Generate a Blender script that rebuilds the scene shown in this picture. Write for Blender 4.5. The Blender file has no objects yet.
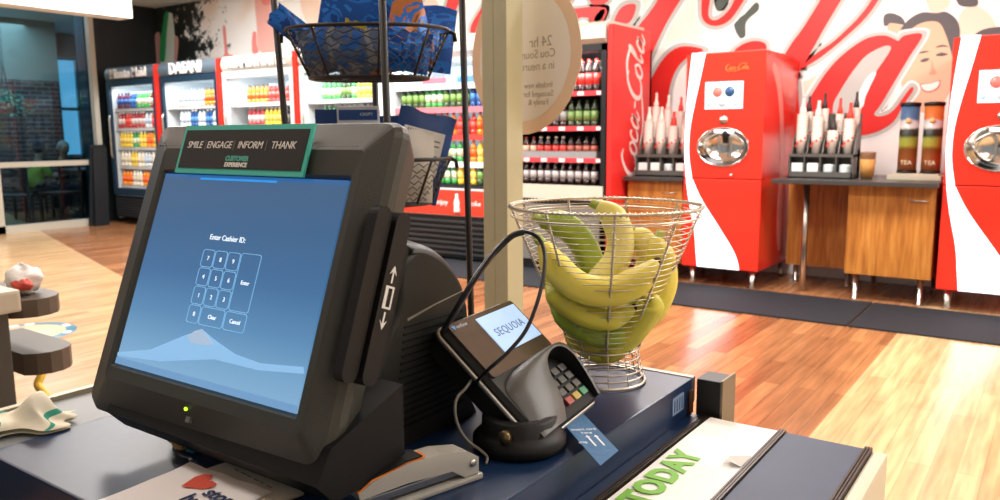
import bpy, bmesh, math, random
from mathutils import Vector, Matrix
random.seed(7)
R = math.radians
COL = bpy.context.scene.collection

# ---------------------------------------------------------------- camera
YAW, PIT, ROLL, F, H = .618, .146, .007, 798., 1.27
f0 = Vector((-math.sin(YAW)*math.cos(PIT), math.cos(YAW)*math.cos(PIT), -math.sin(PIT)))
r0 = Vector((math.cos(YAW), math.sin(YAW), 0)); d0 = f0.cross(r0)
CR = r0*math.cos(ROLL)+d0*math.sin(ROLL); CD = d0*math.cos(ROLL)-r0*math.sin(ROLL)
EYE = Vector((0, 0, H))
def ray(u, v): return CR*((u-500)/F)+CD*((v-250)/F)+f0
def dep(u, v, d): return EYE+ray(u, v)*d
def atY(u, v, y): r = ray(u, v); return EYE+r*(y/r.y)
def atX(u, v, x): r = ray(u, v); return EYE+r*(x/r.x)
def atZ(u, v, z): r = ray(u, v); return EYE+r*((z-H)/r.z)
cam = bpy.data.cameras.new('camera'); co = bpy.data.objects.new('camera', cam); COL.objects.link(co)
M = Matrix((CR, -CD, -f0)).transposed().to_4x4(); M.translation = EYE; co.matrix_world = M
cam.sensor_width = 36; cam.lens = F/1000*36; cam.clip_start = .02; cam.clip_end = 200
cam.dof.use_dof = True; cam.dof.focus_distance = .98; cam.dof.aperture_fstop = 10.0
S = bpy.context.scene; S.camera = co
S.view_settings.view_transform = 'Standard'; S.view_settings.look = 'None'; S.view_settings.gamma = 1
S.view_settings.use_curve_mapping = False; S.view_settings.exposure = 0.0

# ---------------------------------------------------------------- materials
def lin(h):
    h = h.lstrip('#'); c = [int(h[i:i+2], 16)/255 for i in (0, 2, 4)]
    return tuple((x/12.92 if x <= .04045 else ((x+.055)/1.055)**2.4) for x in c)+(1,)
MATS = {}
def mat(name, col, rough=.5, metal=0., emit=0., noise=0., scale=30., spec=.5, coat=0., bump=0.):
    if name in MATS: return MATS[name]
    m = bpy.data.materials.new(name); m.use_nodes = True; nt = m.node_tree; b = nt.nodes['Principled BSDF']
    c = lin(col) if isinstance(col, str) else col
    b.inputs['Base Color'].default_value = c; b.inputs['Roughness'].default_value = rough
    b.inputs['Metallic'].default_value = metal; b.inputs['Specular IOR Level'].default_value = spec
    b.inputs['Coat Weight'].default_value = coat
    if emit: b.inputs['Emission Color'].default_value = c; b.inputs['Emission Strength'].default_value = emit
    if noise or bump:
        tc = nt.nodes.new('ShaderNodeTexCoord'); n = nt.nodes.new('ShaderNodeTexNoise')
        n.inputs['Scale'].default_value = scale; n.inputs['Detail'].default_value = 4
        nt.links.new(tc.outputs['Object'], n.inputs['Vector'])
        if noise:
            mr = nt.nodes.new('ShaderNodeMapRange'); mr.inputs['From Min'].default_value = .3; mr.inputs['From Max'].default_value = .7
            mr.inputs['To Min'].default_value = 1-noise; mr.inputs['To Max'].default_value = 1+noise
            nt.links.new(n.outputs['Fac'], mr.inputs['Value'])
            hs = nt.nodes.new('ShaderNodeHueSaturation'); hs.inputs['Color'].default_value = c
            nt.links.new(mr.outputs[0], hs.inputs['Value']); nt.links.new(hs.outputs[0], b.inputs['Base Color'])
        if bump:
            bp = nt.nodes.new('ShaderNodeBump'); bp.inputs['Strength'].default_value = bump; bp.inputs['Distance'].default_value = .002
            nt.links.new(n.outputs['Fac'], bp.inputs['Height']); nt.links.new(bp.outputs[0], b.inputs['Normal'])
    MATS[name] = m; return m
def nodes_of(m): return m.node_tree.nodes, m.node_tree.links, m.node_tree.nodes['Principled BSDF']
def ramp(nt, stops):
    r = nt.nodes.new('ShaderNodeValToRGB'); e = r.color_ramp.elements
    while len(e) < len(stops): e.new(.5)
    for i, (p, c) in enumerate(stops): e[i].position = p; e[i].color = lin(c) if isinstance(c, str) else c
    return r

# ---------------------------------------------------------------- mesh builder
class MB:
    def __init__(s, X=None): s.v = []; s.f = []; s.mi = []; s.X = X; s.m = 0; s.sm = []
    def add(s, vs, fs, smooth=False):
        n = len(s.v); s.v += [Vector(p) for p in vs]
        s.f += [tuple(i+n for i in f) for f in fs]; s.mi += [s.m]*len(fs); s.sm += [smooth]*len(fs); return s
    def box(s, a, b, bev=0.):
        x0, y0, z0 = [min(a[i], b[i]) for i in range(3)]; x1, y1, z1 = [max(a[i], b[i]) for i in range(3)]
        if bev <= 0:
            return s.add([(x0,y0,z0),(x1,y0,z0),(x1,y1,z0),(x0,y1,z0),(x0,y0,z1),(x1,y0,z1),(x1,y1,z1),(x0,y1,z1)],
                [(0,3,2,1),(4,5,6,7),(0,1,5,4),(1,2,6,5),(2,3,7,6),(3,0,4,7)])
        bm = bmesh.new(); bmesh.ops.create_cube(bm, size=1)
        for v in bm.verts: v.co = Vector(((x0+x1)/2+v.co.x*(x1-x0), (y0+y1)/2+v.co.y*(y1-y0), (z0+z1)/2+v.co.z*(z1-z0)))
        bev = min(bev, .49*min(x1-x0, y1-y0, z1-z0))
        bmesh.ops.bevel(bm, geom=bm.edges[:], offset=bev, segments=2, profile=.7, affect='EDGES')
        bm.verts.index_update(); s.add([v.co.copy() for v in bm.verts], [[v.index for v in f.verts] for f in bm.faces]); bm.free(); return s
    def prism(s, poly, off, flip=False):
        """poly: list of 3D points (planar), extruded by vector off"""
        n = len(poly); off = Vector(off); p = [Vector(q) for q in poly]
        nn = Vector((0, 0, 0))
        for i in range(n): nn += p[i].cross(p[(i+1) % n])
        if nn.dot(off) > 0: p = p[::-1]
        return s.add(p+[q+off for q in p], [tuple(range(n)), tuple(range(2*n-1, n-1, -1))]+[(i, i+n, (i+1) % n+n, (i+1) % n)[::-1] for i in range(n)])
    def lathe(s, prof, c=(0,0,0), n=16, ax=2, M=None, smooth=True):
        c = Vector(c); vs = []; fs = []
        for r, z in prof:
            for k in range(n):
                t = 2*math.pi*k/n; p = Vector((r*math.cos(t), r*math.sin(t), z))
                if ax == 0: p = Vector((p.z, p.x, p.y))
                if ax == 1: p = Vector((p.y, p.z, p.x))
                if M: p = M @ p
                vs.append(c+p)
        for i in range(len(prof)-1):
            for k in range(n): fs.append((i*n+k, i*n+(k+1) % n, (i+1)*n+(k+1) % n, (i+1)*n+k))
        s.add(vs, fs, smooth)
        s.add([], []); m = len(s.v)-len(vs)
        if prof[0][0] > 1e-6: s.f.append(tuple(m+k for k in range(n))[::-1]); s.mi.append(s.m); s.sm.append(False)
        if prof[-1][0] > 1e-6: s.f.append(tuple(m+(len(prof)-1)*n+k for k in range(n))); s.mi.append(s.m); s.sm.append(False)
        return s
    def tube(s, pts, r, n=8, closed=False):
        pts = [Vector(p) for p in pts]; N = len(pts); rr = r if isinstance(r, (list, tuple)) else [r]*N
        T = []
        for i in range(N):
            a = pts[i-1] if (i or closed) else pts[0]; b = pts[(i+1) % N] if (i < N-1 or closed) else pts[-1]
            d = b-a; T.append(d.normalized() if d.length > 1e-9 else Vector((0, 0, 1)))
        u = T[0].orthogonal().normalized(); vs = []
        for i in range(N):
            u = (u-T[i]*u.dot(T[i])); u = u.normalized() if u.length > 1e-6 else T[i].orthogonal().normalized()
            w = T[i].cross(u)
            for k in range(n): t = 2*math.pi*k/n; vs.append(pts[i]+(u*math.cos(t)+w*math.sin(t))*rr[i])
        fs = [];
        for i in range(N if closed else N-1):
            j = (i+1) % N
            for k in range(n): fs.append((i*n+k, i*n+(k+1) % n, j*n+(k+1) % n, j*n+k))
        m = len(s.v); s.add(vs, fs, True)
        if not closed:
            s.f.append(tuple(m+k for k in range(n))[::-1]); s.f.append(tuple(m+(N-1)*n+k for k in range(n))); s.mi += [s.m]*2; s.sm += [False]*2
        return s
    def sph(s, c, r, n=12, sc=(1,1,1), M=None):
        c = Vector(c); prof = [(max(1e-7, math.sin(math.pi*i/n)), -math.cos(math.pi*i/n)) for i in range(n+1)]
        D = Matrix.Diagonal((r*sc[0], r*sc[1], r*sc[2])); D = (M @ D) if M else D
        return s.lathe(prof, c, n*2 if n < 10 else n+4, M=D)
    def build(s, name, mats, parent=None, X=None, fix=False):
        me = bpy.data.meshes.new(name); X = X or s.X
        me.from_pydata([(X @ v if X else v) for v in s.v], [], s.f)
        for m in (mats if isinstance(mats, (list, tuple)) else [mats]): me.materials.append(m)
        for p, i, q in zip(me.polygons, s.mi, s.sm): p.material_index = i; p.use_smooth = q
        me.update(); me.validate()
        if fix:
            bm = bmesh.new(); bm.from_mesh(me); bmesh.ops.recalc_face_normals(bm, faces=bm.faces); bm.to_mesh(me); bm.free()
        o = bpy.data.objects.new(name, me); COL.objects.link(o)
        if parent: o.parent = parent
        return o
def thing(name, label, cat, loc=(0,0,0), rot=0, group=None):
    o = bpy.data.objects.new(name, None); COL.objects.link(o); o.location = loc; o.rotation_euler = (0, 0, rot)
    o.empty_display_size = .05
    return tag(o, label, cat, group)
def tag(o, label, cat, group=None):
    o['label'] = label; o['category'] = cat
    if group: o['group'] = group
    return o
def struct(o): o['kind'] = 'structure'; return o
def local(o, X=None):
    """matrix taking world points into o's local space"""
    L = (Matrix.Translation(o.location) @ o.rotation_euler.to_matrix().to_4x4()).inverted()
    return L @ X if X else L
def dup(o, parent=None, loc=None):
    c = o.copy(); COL.objects.link(c)
    if parent: c.parent = parent
    if loc is not None: c.location = loc
    for ch in [x for x in list(COL.objects) if x.parent == o]: dup(ch, c)
    return c
def arc(cx, cy, r, a0, a1, n): return [(cx+r*math.cos(R(a0+(a1-a0)*i/n)), cy+r*math.sin(R(a0+(a1-a0)*i/n))) for i in range(n+1)]
def rrect(x0, y0, x1, y1, r, n=4):
    return arc(x1-r, y0+r, r, -90, 0, n)+arc(x1-r, y1-r, r, 0, 90, n)+arc(x0+r, y1-r, r, 90, 180, n)+arc(x0+r, y0+r, r, 180, 270, n)
def smooth(pts, k=6, closed=True):
    n = len(pts); P = [Vector(p) for p in pts]; out = []
    for i in range(n if closed else n-1):
        g = (lambda j: P[j % n]) if closed else (lambda j: P[max(0, min(n-1, j))])
        a, b, c, d = g(i-1), g(i), g(i+1), g(i+2)
        for j in range(k):
            t = j/k; out.append(.5*((2*b)+(c-a)*t+(2*a-5*b+4*c-d)*t*t+(3*b-a-3*c+d)*t*t*t))
    if not closed: out.append(P[-1])
    return out
def text(name, s, size, m, X, parent=None, ext=.0004, align='CENTER', shear=0., sp=1., bold=0.):
    cu = bpy.data.curves.new('txt', 'FONT'); cu.body = s; cu.size = size; cu.extrude = ext; cu.align_x = align; cu.align_y = 'CENTER'
    cu.shear = shear; cu.space_character = sp; cu.offset = bold; cu.resolution_u = 3
    t = bpy.data.objects.new('txt', cu); COL.objects.link(t)
    dg = bpy.context.evaluated_depsgraph_get(); me = bpy.data.meshes.new_from_object(t.evaluated_get(dg))
    bpy.data.objects.remove(t); me.transform(X); me.materials.clear(); me.materials.append(m); me.name = name
    o = bpy.data.objects.new(name, me); COL.objects.link(o)
    if parent: o.parent = parent
    return o
def basis(x, y, z, o):
    M = Matrix((Vector(x), Vector(y), Vector(z))).transposed().to_4x4(); M.translation = Vector(o); return M
# script lettering, drawn as brush strokes of varying width in a unit box (x along the word 0..4, y up 0..1)
SCRIPT = [
 ([(.55,.95),(.3,1.0),(.05,.7),(.02,.35),(.2,.08),(.5,.12),(.62,.3)], [.02,.05,.09,.1,.08,.04,.02]),
 ([(.78,.55),(.64,.4),(.68,.15),(.85,.12),(.95,.35),(.85,.55),(.74,.5)], [.05,.07,.07,.05,.06,.05,.03]),
 ([(1.25,.5),(1.12,.57),(1.02,.35),(1.08,.12),(1.25,.12),(1.34,.25)], [.04,.05,.07,.06,.04,.02]),
 ([(1.62,.5),(1.5,.57),(1.4,.35),(1.45,.12),(1.58,.2),(1.68,.55),(1.63,.2),(1.75,.1),(1.88,.3)], [.03,.05,.07,.06,.04,.06,.07,.05,.02]),
 ([(1.9,.42),(2.1,.42)], [.04,.04]),
 ([(2.75,.95),(2.5,1.0),(2.25,.7),(2.22,.35),(2.4,.08),(2.7,.12),(2.82,.3)], [.02,.05,.09,.1,.08,.04,.02]),
 ([(2.98,.55),(2.84,.4),(2.88,.15),(3.05,.12),(3.15,.35),(3.05,.55),(2.94,.5)], [.05,.07,.07,.05,.06,.05,.03]),
 ([(3.25,.3),(3.4,.75),(3.42,1.0),(3.33,.95),(3.28,.4),(3.34,.12),(3.48,.3)], [.02,.04,.05,.06,.07,.05,.03]),
 ([(3.8,.5),(3.68,.57),(3.58,.35),(3.63,.12),(3.76,.2),(3.86,.55),(3.81,.2),(3.93,.1),(4.05,.3)], [.03,.05,.07,.06,.04,.06,.07,.05,.02]),
 ([(.2,.08),(.5,-.18),(1.1,-.12),(1.6,-.2),(2.2,-.05),(2.4,.05)], [.02,.05,.06,.05,.04,.02]),
 ([(2.5,1.0),(2.9,1.1),(3.3,1.0),(3.42,.9)], [.03,.06,.05,.03]),
]
def script(name, m, X, w, parent=None, th=.002, fat=1.0):
    """X maps (x right, y up, z out) of the lettering plane; w = word length"""
    mb = MB(); k = w/4.1
    for pi_, (pts, ws) in enumerate(SCRIPT):
        P = smooth([(p[0], p[1], 0) for p in pts], 5, False); n = len(P); L = []; Rr = []
        for i, p in enumerate(P):
            d = (P[min(i+1, n-1)]-P[max(i-1, 0)]); d = d.normalized() if d.length else Vector((1, 0, 0))
            t = i/(n-1)*(len(ws)-1); j = min(int(t), len(ws)-2); wd = (ws[j]*(1-(t-j))+ws[j+1]*(t-j))*fat
            nr = Vector((-d.y, d.x, 0))*wd*.55
            L.append((p+nr+Vector((p.y*.25, 0, 0)))*k); Rr.append((p-nr+Vector((p.y*.25, 0, 0)))*k)
        z0 = Vector((0, 0, th*(pi_+1)*.1)); z1 = Vector((0, 0, th+th*(pi_+1)*.1))
        vs = [q+z1 for q in L]+[q+z1 for q in Rr]+[q for q in L]+[q for q in Rr]
        fs = [(i, n+i, n+i+1, i+1) for i in range(n-1)]+[(i, i+1, 2*n+i+1, 2*n+i) for i in range(n-1)]+[(n+i+1, n+i, 3*n+i, 3*n+i+1) for i in range(n-1)]
        mb.add(vs, fs)
    return mb.build(name, m, parent, X=X)

# ================================================================ palette
def tex_floor():
    m = mat('wood plank floor', '#c98e5c', .22, spec=.5); N, L, b = nodes_of(m)
    tc = N.new('ShaderNodeTexCoord'); sep = N.new('ShaderNodeSeparateXYZ'); L.new(tc.outputs['Object'], sep.inputs[0])
    cmb = N.new('ShaderNodeCombineXYZ'); L.new(sep.outputs['Y'], cmb.inputs[0]); L.new(sep.outputs['X'], cmb.inputs[1])
    def brick(c1, c2, mortar, w=1.1, h=.085):
        br = N.new('ShaderNodeTexBrick'); L.new(cmb.outputs[0], br.inputs['Vector']); br.offset = .37
        br.inputs['Color1'].default_value = lin(c1); br.inputs['Color2'].default_value = lin(c2); br.inputs['Mortar'].default_value = lin(mortar)
        br.inputs['Scale'].default_value = 1; br.inputs['Mortar Size'].default_value = .0012; br.inputs['Bias'].default_value = 0
        br.inputs['Brick Width'].default_value = w; br.inputs['Row Height'].default_value = h; return br
    dk = brick('#875638', '#b07a50', '#5e3c28'); lt = brick('#c39c70', '#d2af82', '#a98560')
    # wood streaks
    mp = N.new('ShaderNodeMapping'); mp.inputs['Scale'].default_value = (22, 1.6, 1); L.new(tc.outputs['Object'], mp.inputs[0])
    ns = N.new('ShaderNodeTexNoise'); ns.inputs['Scale'].default_value = 1.5; ns.inputs['Detail'].default_value = 6; L.new(mp.outputs[0], ns.inputs['Vector'])
    def math_(op, a, v): q = N.new('ShaderNodeMath'); q.operation = op; L.new(a, q.inputs[0]); q.inputs[1].default_value = v; return q.outputs[0]
    g1 = math_('GREATER_THAN', sep.outputs['X'], -.80)
    g2 = math_('LESS_THAN', sep.outputs['X'], -3.0); 
    # the pale area on the left ends at a border running across the hall
    ad = N.new('ShaderNodeMath'); ad.operation = 'MULTIPLY_ADD'; L.new(sep.outputs['X'], ad.inputs[0]); ad.inputs[1].default_value = -.30; 
    ad.inputs[2].default_value = 0; sb = N.new('ShaderNodeMath'); sb.operation = 'SUBTRACT'; L.new(sep.outputs['Y'], sb.inputs[0]); L.new(ad.outputs[0], sb.inputs[1])
    g3 = math_('LESS_THAN', sb.outputs[0], 1.75)
    g4 = N.new('ShaderNodeMath'); g4.operation = 'MULTIPLY'; L.new(g2, g4.inputs[0]); L.new(g3, g4.inputs[1])
    mx = N.new('ShaderNodeMath'); mx.operation = 'MAXIMUM'; L.new(g1, mx.inputs[0]); L.new(g4.outputs[0], mx.inputs[1])
    mix = N.new('ShaderNodeMix'); mix.data_type = 'RGBA'; L.new(mx.outputs[0], mix.inputs['Factor']); L.new(dk.outputs[0], mix.inputs[6]); L.new(lt.outputs[0], mix.inputs[7])
    mr = N.new('ShaderNodeMapRange'); mr.inputs['From Min'].default_value = .3; mr.inputs['From Max'].default_value = .7; mr.inputs['To Min'].default_value = .72; mr.inputs['To Max'].default_value = 1.2
    L.new(ns.outputs['Fac'], mr.inputs['Value']); hs = N.new('ShaderNodeHueSaturation'); L.new(mr.outputs[0], hs.inputs['Value']); L.new(mix.outputs[2], hs.inputs['Color'])
    L.new(hs.outputs[0], b.inputs['Base Color'])
    r2 = N.new('ShaderNodeMapRange'); r2.inputs['To Min'].default_value = .15; r2.inputs['To Max'].default_value = .28; L.new(ns.outputs['Fac'], r2.inputs['Value']); L.new(r2.outputs[0], b.inputs['Roughness'])
    return m
FLOOR = tex_floor()
def tex_wood():
    m = mat('oak laminate', '#b5702c', .4); N, L, b = nodes_of(m)
    tc = N.new('ShaderNodeTexCoord'); mp = N.new('ShaderNodeMapping'); mp.inputs['Scale'].default_value = (14, 14, 1.2); L.new(tc.outputs['Object'], mp.inputs[0])
    ns = N.new('ShaderNodeTexNoise'); ns.inputs['Scale'].default_value = 3; ns.inputs['Detail'].default_value = 5; L.new(mp.outputs[0], ns.inputs['Vector'])
    r = ramp(m.node_tree, [(.3, '#9c5c22'), (.5, '#b8742f'), (.7, '#c98a40')]); L.new(ns.outputs['Fac'], r.inputs[0]); L.new(r.outputs[0], b.inputs['Base Color']); return m
WOOD = tex_wood()
def tex_mural():
    m = mat('printed mural', '#f4efe9', .45); N, L, b = nodes_of(m)
    tc = N.new('ShaderNodeTexCoord'); sep = N.new('ShaderNodeSeparateXYZ'); L.new(tc.outputs['Object'], sep.inputs[0])
    n1 = N.new('ShaderNodeTexNoise'); n1.inputs['Scale'].default_value = 1.1; n1.inputs['Detail'].default_value = 2; L.new(tc.outputs['Object'], n1.inputs['Vector'])
    base = ramp(m.node_tree, [(.4, '#fbfaf7'), (.56, '#faf4ee'), (.66, '#f5e2d4'), (.8, '#f0d0bc')]); L.new(n1.outputs['Fac'], base.inputs[0])
    n2 = N.new('ShaderNodeTexNoise'); n2.inputs['Scale'].default_value = 4.5; n2.inputs['Detail'].default_value = 8; n2.inputs['Roughness'].default_value = .75; L.new(tc.outputs['Object'], n2.inputs['Vector'])
    g = N.new('ShaderNodeMapRange'); g.inputs['From Min'].default_value = -11.0; g.inputs['From Max'].default_value = -9.5; g.inputs['To Min'].default_value = .2; g.inputs['To Max'].default_value = -.12
    L.new(sep.outputs['X'], g.inputs['Value'])
    ad = N.new('ShaderNodeMath'); ad.operation = 'ADD'; L.new(n2.outputs['Fac'], ad.inputs[0]); L.new(g.outputs[0], ad.inputs[1])
    msk = ramp(m.node_tree, [(.56, (0,0,0,1)), (.6, (1,1,1,1))]); L.new(ad.outputs[0], msk.inputs[0])
    mx = N.new('ShaderNodeMix'); mx.data_type = 'RGBA'; L.new(msk.outputs[0], mx.inputs['Factor']); L.new(base.outputs[0], mx.inputs[6]); mx.inputs[7].default_value = lin('#1d221e')
    L.new(mx.outputs[2], b.inputs['Base Color']); return m
MURAL = tex_mural()
def tex_brick():
    m = mat('brown brick', '#6d4a3c', .8); N, L, b = nodes_of(m)
    tc = N.new('ShaderNodeTexCoord'); sep = N.new('ShaderNodeSeparateXYZ'); L.new(tc.outputs['Object'], sep.inputs[0])
    ad = N.new('ShaderNodeMath'); ad.operation = 'ADD'; L.new(sep.outputs['X'], ad.inputs[0]); L.new(sep.outputs['Y'], ad.inputs[1])
    c = N.new('ShaderNodeCombineXYZ'); L.new(ad.outputs[0], c.inputs[0]); L.new(sep.outputs['Z'], c.inputs[1])
    br = N.new('ShaderNodeTexBrick'); L.new(c.outputs[0], br.inputs['Vector']); br.inputs['Scale'].default_value = 1
    br.inputs['Brick Width'].default_value = .22; br.inputs['Row Height'].default_value = .075; br.inputs['Mortar Size'].default_value = .008
    br.inputs['Color1'].default_value = lin('#7a4d3c'); br.inputs['Color2'].default_value = lin('#5c3a30'); br.inputs['Mortar'].default_value = lin('#8b8078')
    L.new(br.outputs[0], b.inputs['Base Color']); return m
BRICK = tex_brick()
WHITE = mat('white paint', '#eceae4', .6); CREAM = mat('cream paint', '#bdb996', .5, noise=.04, scale=8)
BLACKP = mat('black plastic', '#101010', .5, spec=.3); GREYB = mat('charcoal textured plastic', '#35362f', .42, noise=.06, scale=900, bump=.25)
DGREY = mat('dark grey plastic', '#1d1e1b', .45, spec=.35, noise=.05, scale=600, bump=.15)
VDARK = mat('shadow black plastic', '#0c0c0c', .55, spec=.25)
RED = mat('glossy red panel', '#e6301f', .25, coat=.3); REDP = mat('printed red', '#dd2a26', .4)
LRED = mat('lettering red', '#e0241f', .45); LGREY = mat('lettering silver outline', '#bdbdb8', .45); LWHITE = mat('lettering white outline', '#f7f6f3', .45)
STEEL = mat('brushed steel', '#c9c6c0', .28, 1.0); CHROME = mat('chrome', '#dedcd8', .12, 1.0); WIRE = mat('steel wire', '#cfc6b6', .3, 1.0)
BWIRE = mat('black powder coated wire', '#17130f', .45); BLUE = mat('navy laminate', '#12294a', .36, noise=.12, scale=60, spec=.35)
BLUE2 = mat('grey blue belt', '#3e4b63', .55, noise=.08, scale=14)
PAPER = mat('white paper', '#fbfaf6', .75); LGREYP = mat('light grey plastic', '#c4c3bd', .45); GREYM = mat('mid grey metal', '#4a4843', .45, .2)
RUB = mat('black rubber mat', '#0d131c', .8, noise=.25, scale=30); GLOW = mat('lit white panel', '#eef3ff', .4, emit=1.6)
COOLW = mat('cooler white interior', '#d5dde1', .5); HEADER = mat('grey cooler header', '#566471', .4); HEADW = mat('pale cooler header', '#b9b6ae', .4)

# ================================================================ room shell
def slab(name, a, b, m, bev=0): return struct(MB().box(a, b, bev).build(name, m))
slab('floor', (-16, -3, -.05), (5, 9, 0), FLOOR)
slab('wall_back', (-11.9, 7.27, 0), (5, 7.4, 3.2), WHITE)
slab('wall_right', (5, -3, 0), (5.1, 7.4, 3.2), WHITE)
slab('ceiling', (-16, -3, 3.2), (5.1, 9, 3.3), WHITE)
slab('trim_1', (-9.75, 1.5, 2.68), (-9.45, 5.6, 3.2), mat('soffit white', '#efece2', .6))
slab('wall_cafe', (-16, -3, 0), (-15.9, 9, 3.2), mat('cafe wall', '#41565e', .8))
slab('wall_far', (-16, 8.9, 0), (-11.9, 9, 3.2), mat('cafe wall', '#41565e', .8))
# glazed partition along the left (plane x = -11.35)
FR = mat('pale window frame', '#b9b4a6', .4)
w = MB()
w.box((-11.4, 6.03, 0), (-11.3, 6.10, 3.2)); w.box((-11.4, 1, 0), (-11.3, 6.0, .1)); w.box((-11.4, 1, .86), (-11.32, 6.0, .93)); w.box((-11.4, 1, 3.0), (-11.3, 6.0, 3.2))
w.box((-11.4, 4.62, 0), (-11.3, 4.72, 3.0)); w.box((-11.4, 1.0, 0), (-11.3, 1.1, 3.0)); w.box((-11.4, 2.9, 0), (-11.3, 3.0, 3.0))
struct(w.build('window_1', FR))
def glassmat():
    m = bpy.data.materials.new('window glass'); m.use_nodes = True; N = m.node_tree.nodes; L = m.node_tree.links
    N.remove(N['Principled BSDF']); o = N['Material Output']
    t = N.new('ShaderNodeBsdfTransparent'); t.inputs[0].default_value = (.52, .72, .84, 1); g = N.new('ShaderNodeBsdfGlossy'); g.inputs['Roughness'].default_value = .03
    x = N.new('ShaderNodeMixShader'); x.inputs[0].default_value = .025; L.new(t.outputs[0], x.inputs[1]); L.new(g.outputs[0], x.inputs[2]); L.new(x.outputs[0], o.inputs[0]); return m
GLASS = glassmat()
gl = MB()
for y0, y1 in ((1.1, 2.9), (3.0, 4.62), (4.72, 6.0)):
    for z0, z1 in ((.1, .86), (.93, 3.0)): gl.box((-11.362, y0, z0), (-11.356, y1, z1))
struct(gl.build('window_1_glass', GLASS)); bpy.data.objects['window_1_glass'].name = 'window_2'
slab('wall_left', (-11.9, 6.14, 0), (-11.65, 7.27, 3.2), mat('dark printed wall', '#15191a', .5, noise=.5, scale=3))
# far cafe window with daylight behind
DAY = mat('daylight pane', '#7fc0d8', .5, emit=1.1)
fw = MB()
for y0, y1 in ((3.6, 4.9), (5.1, 6.5), (7.55, 8.75)): fw.box((-15.89, y0, .9), (-15.87, y1, 2.7))
struct(fw.build('window_3', DAY))
fw = MB()
for y in (3.55, 4.85, 5.05, 6.45, 7.5, 8.7, 8.12, 5.75): fw.box((-15.88, y, .85), (-15.8, y+.07, 2.75))
for z in (.85, 1.75, 2.7): fw.box((-15.88, 3.55, z), (-15.8, 6.5, z+.06)); fw.box((-15.88, 7.5, z), (-15.8, 8.77, z+.06))
struct(fw.build('window_4', mat('cafe window frame', '#8fa9b0', .5)))
slab('wall_pier', (-15.2, 6.2, 0), (-14.4, 7.1, 2.2), BRICK)
slab('trim_2', (-15.2, 6.2, 2.2), (-14.4, 7.1, 3.2), mat('pier cap plaster', '#a79f8c', .7))
# ceiling light troffers
LP = mat('luminous diffuser', '#fff9f0', .5, emit=2.0)
nl = 0
for x in (-8.5, -5.2, -1.9, 1.6):
    for y in (.2, 2.6, 5.0):
        t = thing('ceiling_light', 'recessed fluorescent ceiling light panel above the store floor', 'light', (x, y, 3.2), 0, 'ceiling light panels')
        MB().box((-.66, -.36, -.02), (.66, .36, 0)).build('frame', WHITE, t); MB().box((-.6, -.3, -.026), (.6, .3, -.02)).build('diffuser', LP, t)
        la = bpy.data.lights.new('troffer_lamp', 'AREA'); la.shape = 'RECTANGLE'; la.size = 1.2; la.size_y = .6; la.energy = 14 if y < 1 else (66 if y < 3 else 125); la.color = (1, .985, .96)
        lo = bpy.data.objects.new('troffer_lamp', la); COL.objects.link(lo); lo.parent = t; lo.location = (0, 0, -.04)
def lamp(loc, tgt, e, sx, sy, col=(1, 1, 1)):
    la = bpy.data.lights.new('lamp', 'AREA'); la.shape = 'RECTANGLE'; la.size = sx; la.size_y = sy; la.energy = e; la.color = col
    lo = bpy.data.objects.new('lamp', la); COL.objects.link(lo); lo.location = loc
    lo.rotation_euler = (Vector(tgt)-Vector(loc)).to_track_quat('-Z', 'Y').to_euler(); return lo
W = bpy.data.worlds.new('world'); S.world = W; W.use_nodes = True
W.node_tree.nodes['Background'].inputs[0].default_value = (.95, .97, 1, 1); W.node_tree.nodes['Background'].inputs[1].default_value = .32
lamp((-13.4, 5.6, 3.1), (-13.4, 5.6, 0), 70, 2, 2, (.7, .9, 1))  # added cool fill light to brighten the cafe, no fixture behind it

# ================================================================ wall mural
wm = thing('wall_mural', 'wall-wide printed mural of giant red script letters, faces and a dark tree', 'mural', (0, 7.26, 0))
Lm = local(wm)
MB().box((-11.63, -.01, 0.0), (4.9, 0, 3.19)).build('printed_panel', MURAL, wm)
YM = 7.245
def wall_poly(name, pxs, m, layer=0, k=6, sm=True):
    P = [atY(u, v, YM) for u, v in pxs]; P = [Vector((p.x, 0, p.z)) for p in P]
    if sm: P = smooth(P, k)
    mb = MB(); y = 7.249-.0016*layer
    mb.prism([(p.x, y, p.z) for p in P], (0, -.001, 0)); return mb.build(name, m, wm, X=Lm)
def grow(pxs, d):
    n = len(pxs); A = sum(pxs[i][0]*pxs[(i+1) % n][1]-pxs[(i+1) % n][0]*pxs[i][1] for i in range(n)); s = 1 if A > 0 else -1; o = []
    for i in range(n):
        a, b, c = Vector(pxs[i-1]), Vector(pxs[i]), Vector(pxs[(i+1) % n])
        e1 = (b-a).normalized(); e2 = (c-b).normalized(); n1 = Vector((e1.y, -e1.x)); n2 = Vector((e2.y, -e2.x)); q = (n1+n2); q = q.normalized() if q.length > .2 else n1
        f = min(1.6, 1/max(.5, q.dot(n1))); o.append(tuple(b+q*s*d*f))
    return o
def za(pts): return [(600+x*.24, y*.24) for x, y in pts]
def zb(pts): return [(780+x*.26, y*.26) for x, y in pts]
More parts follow.
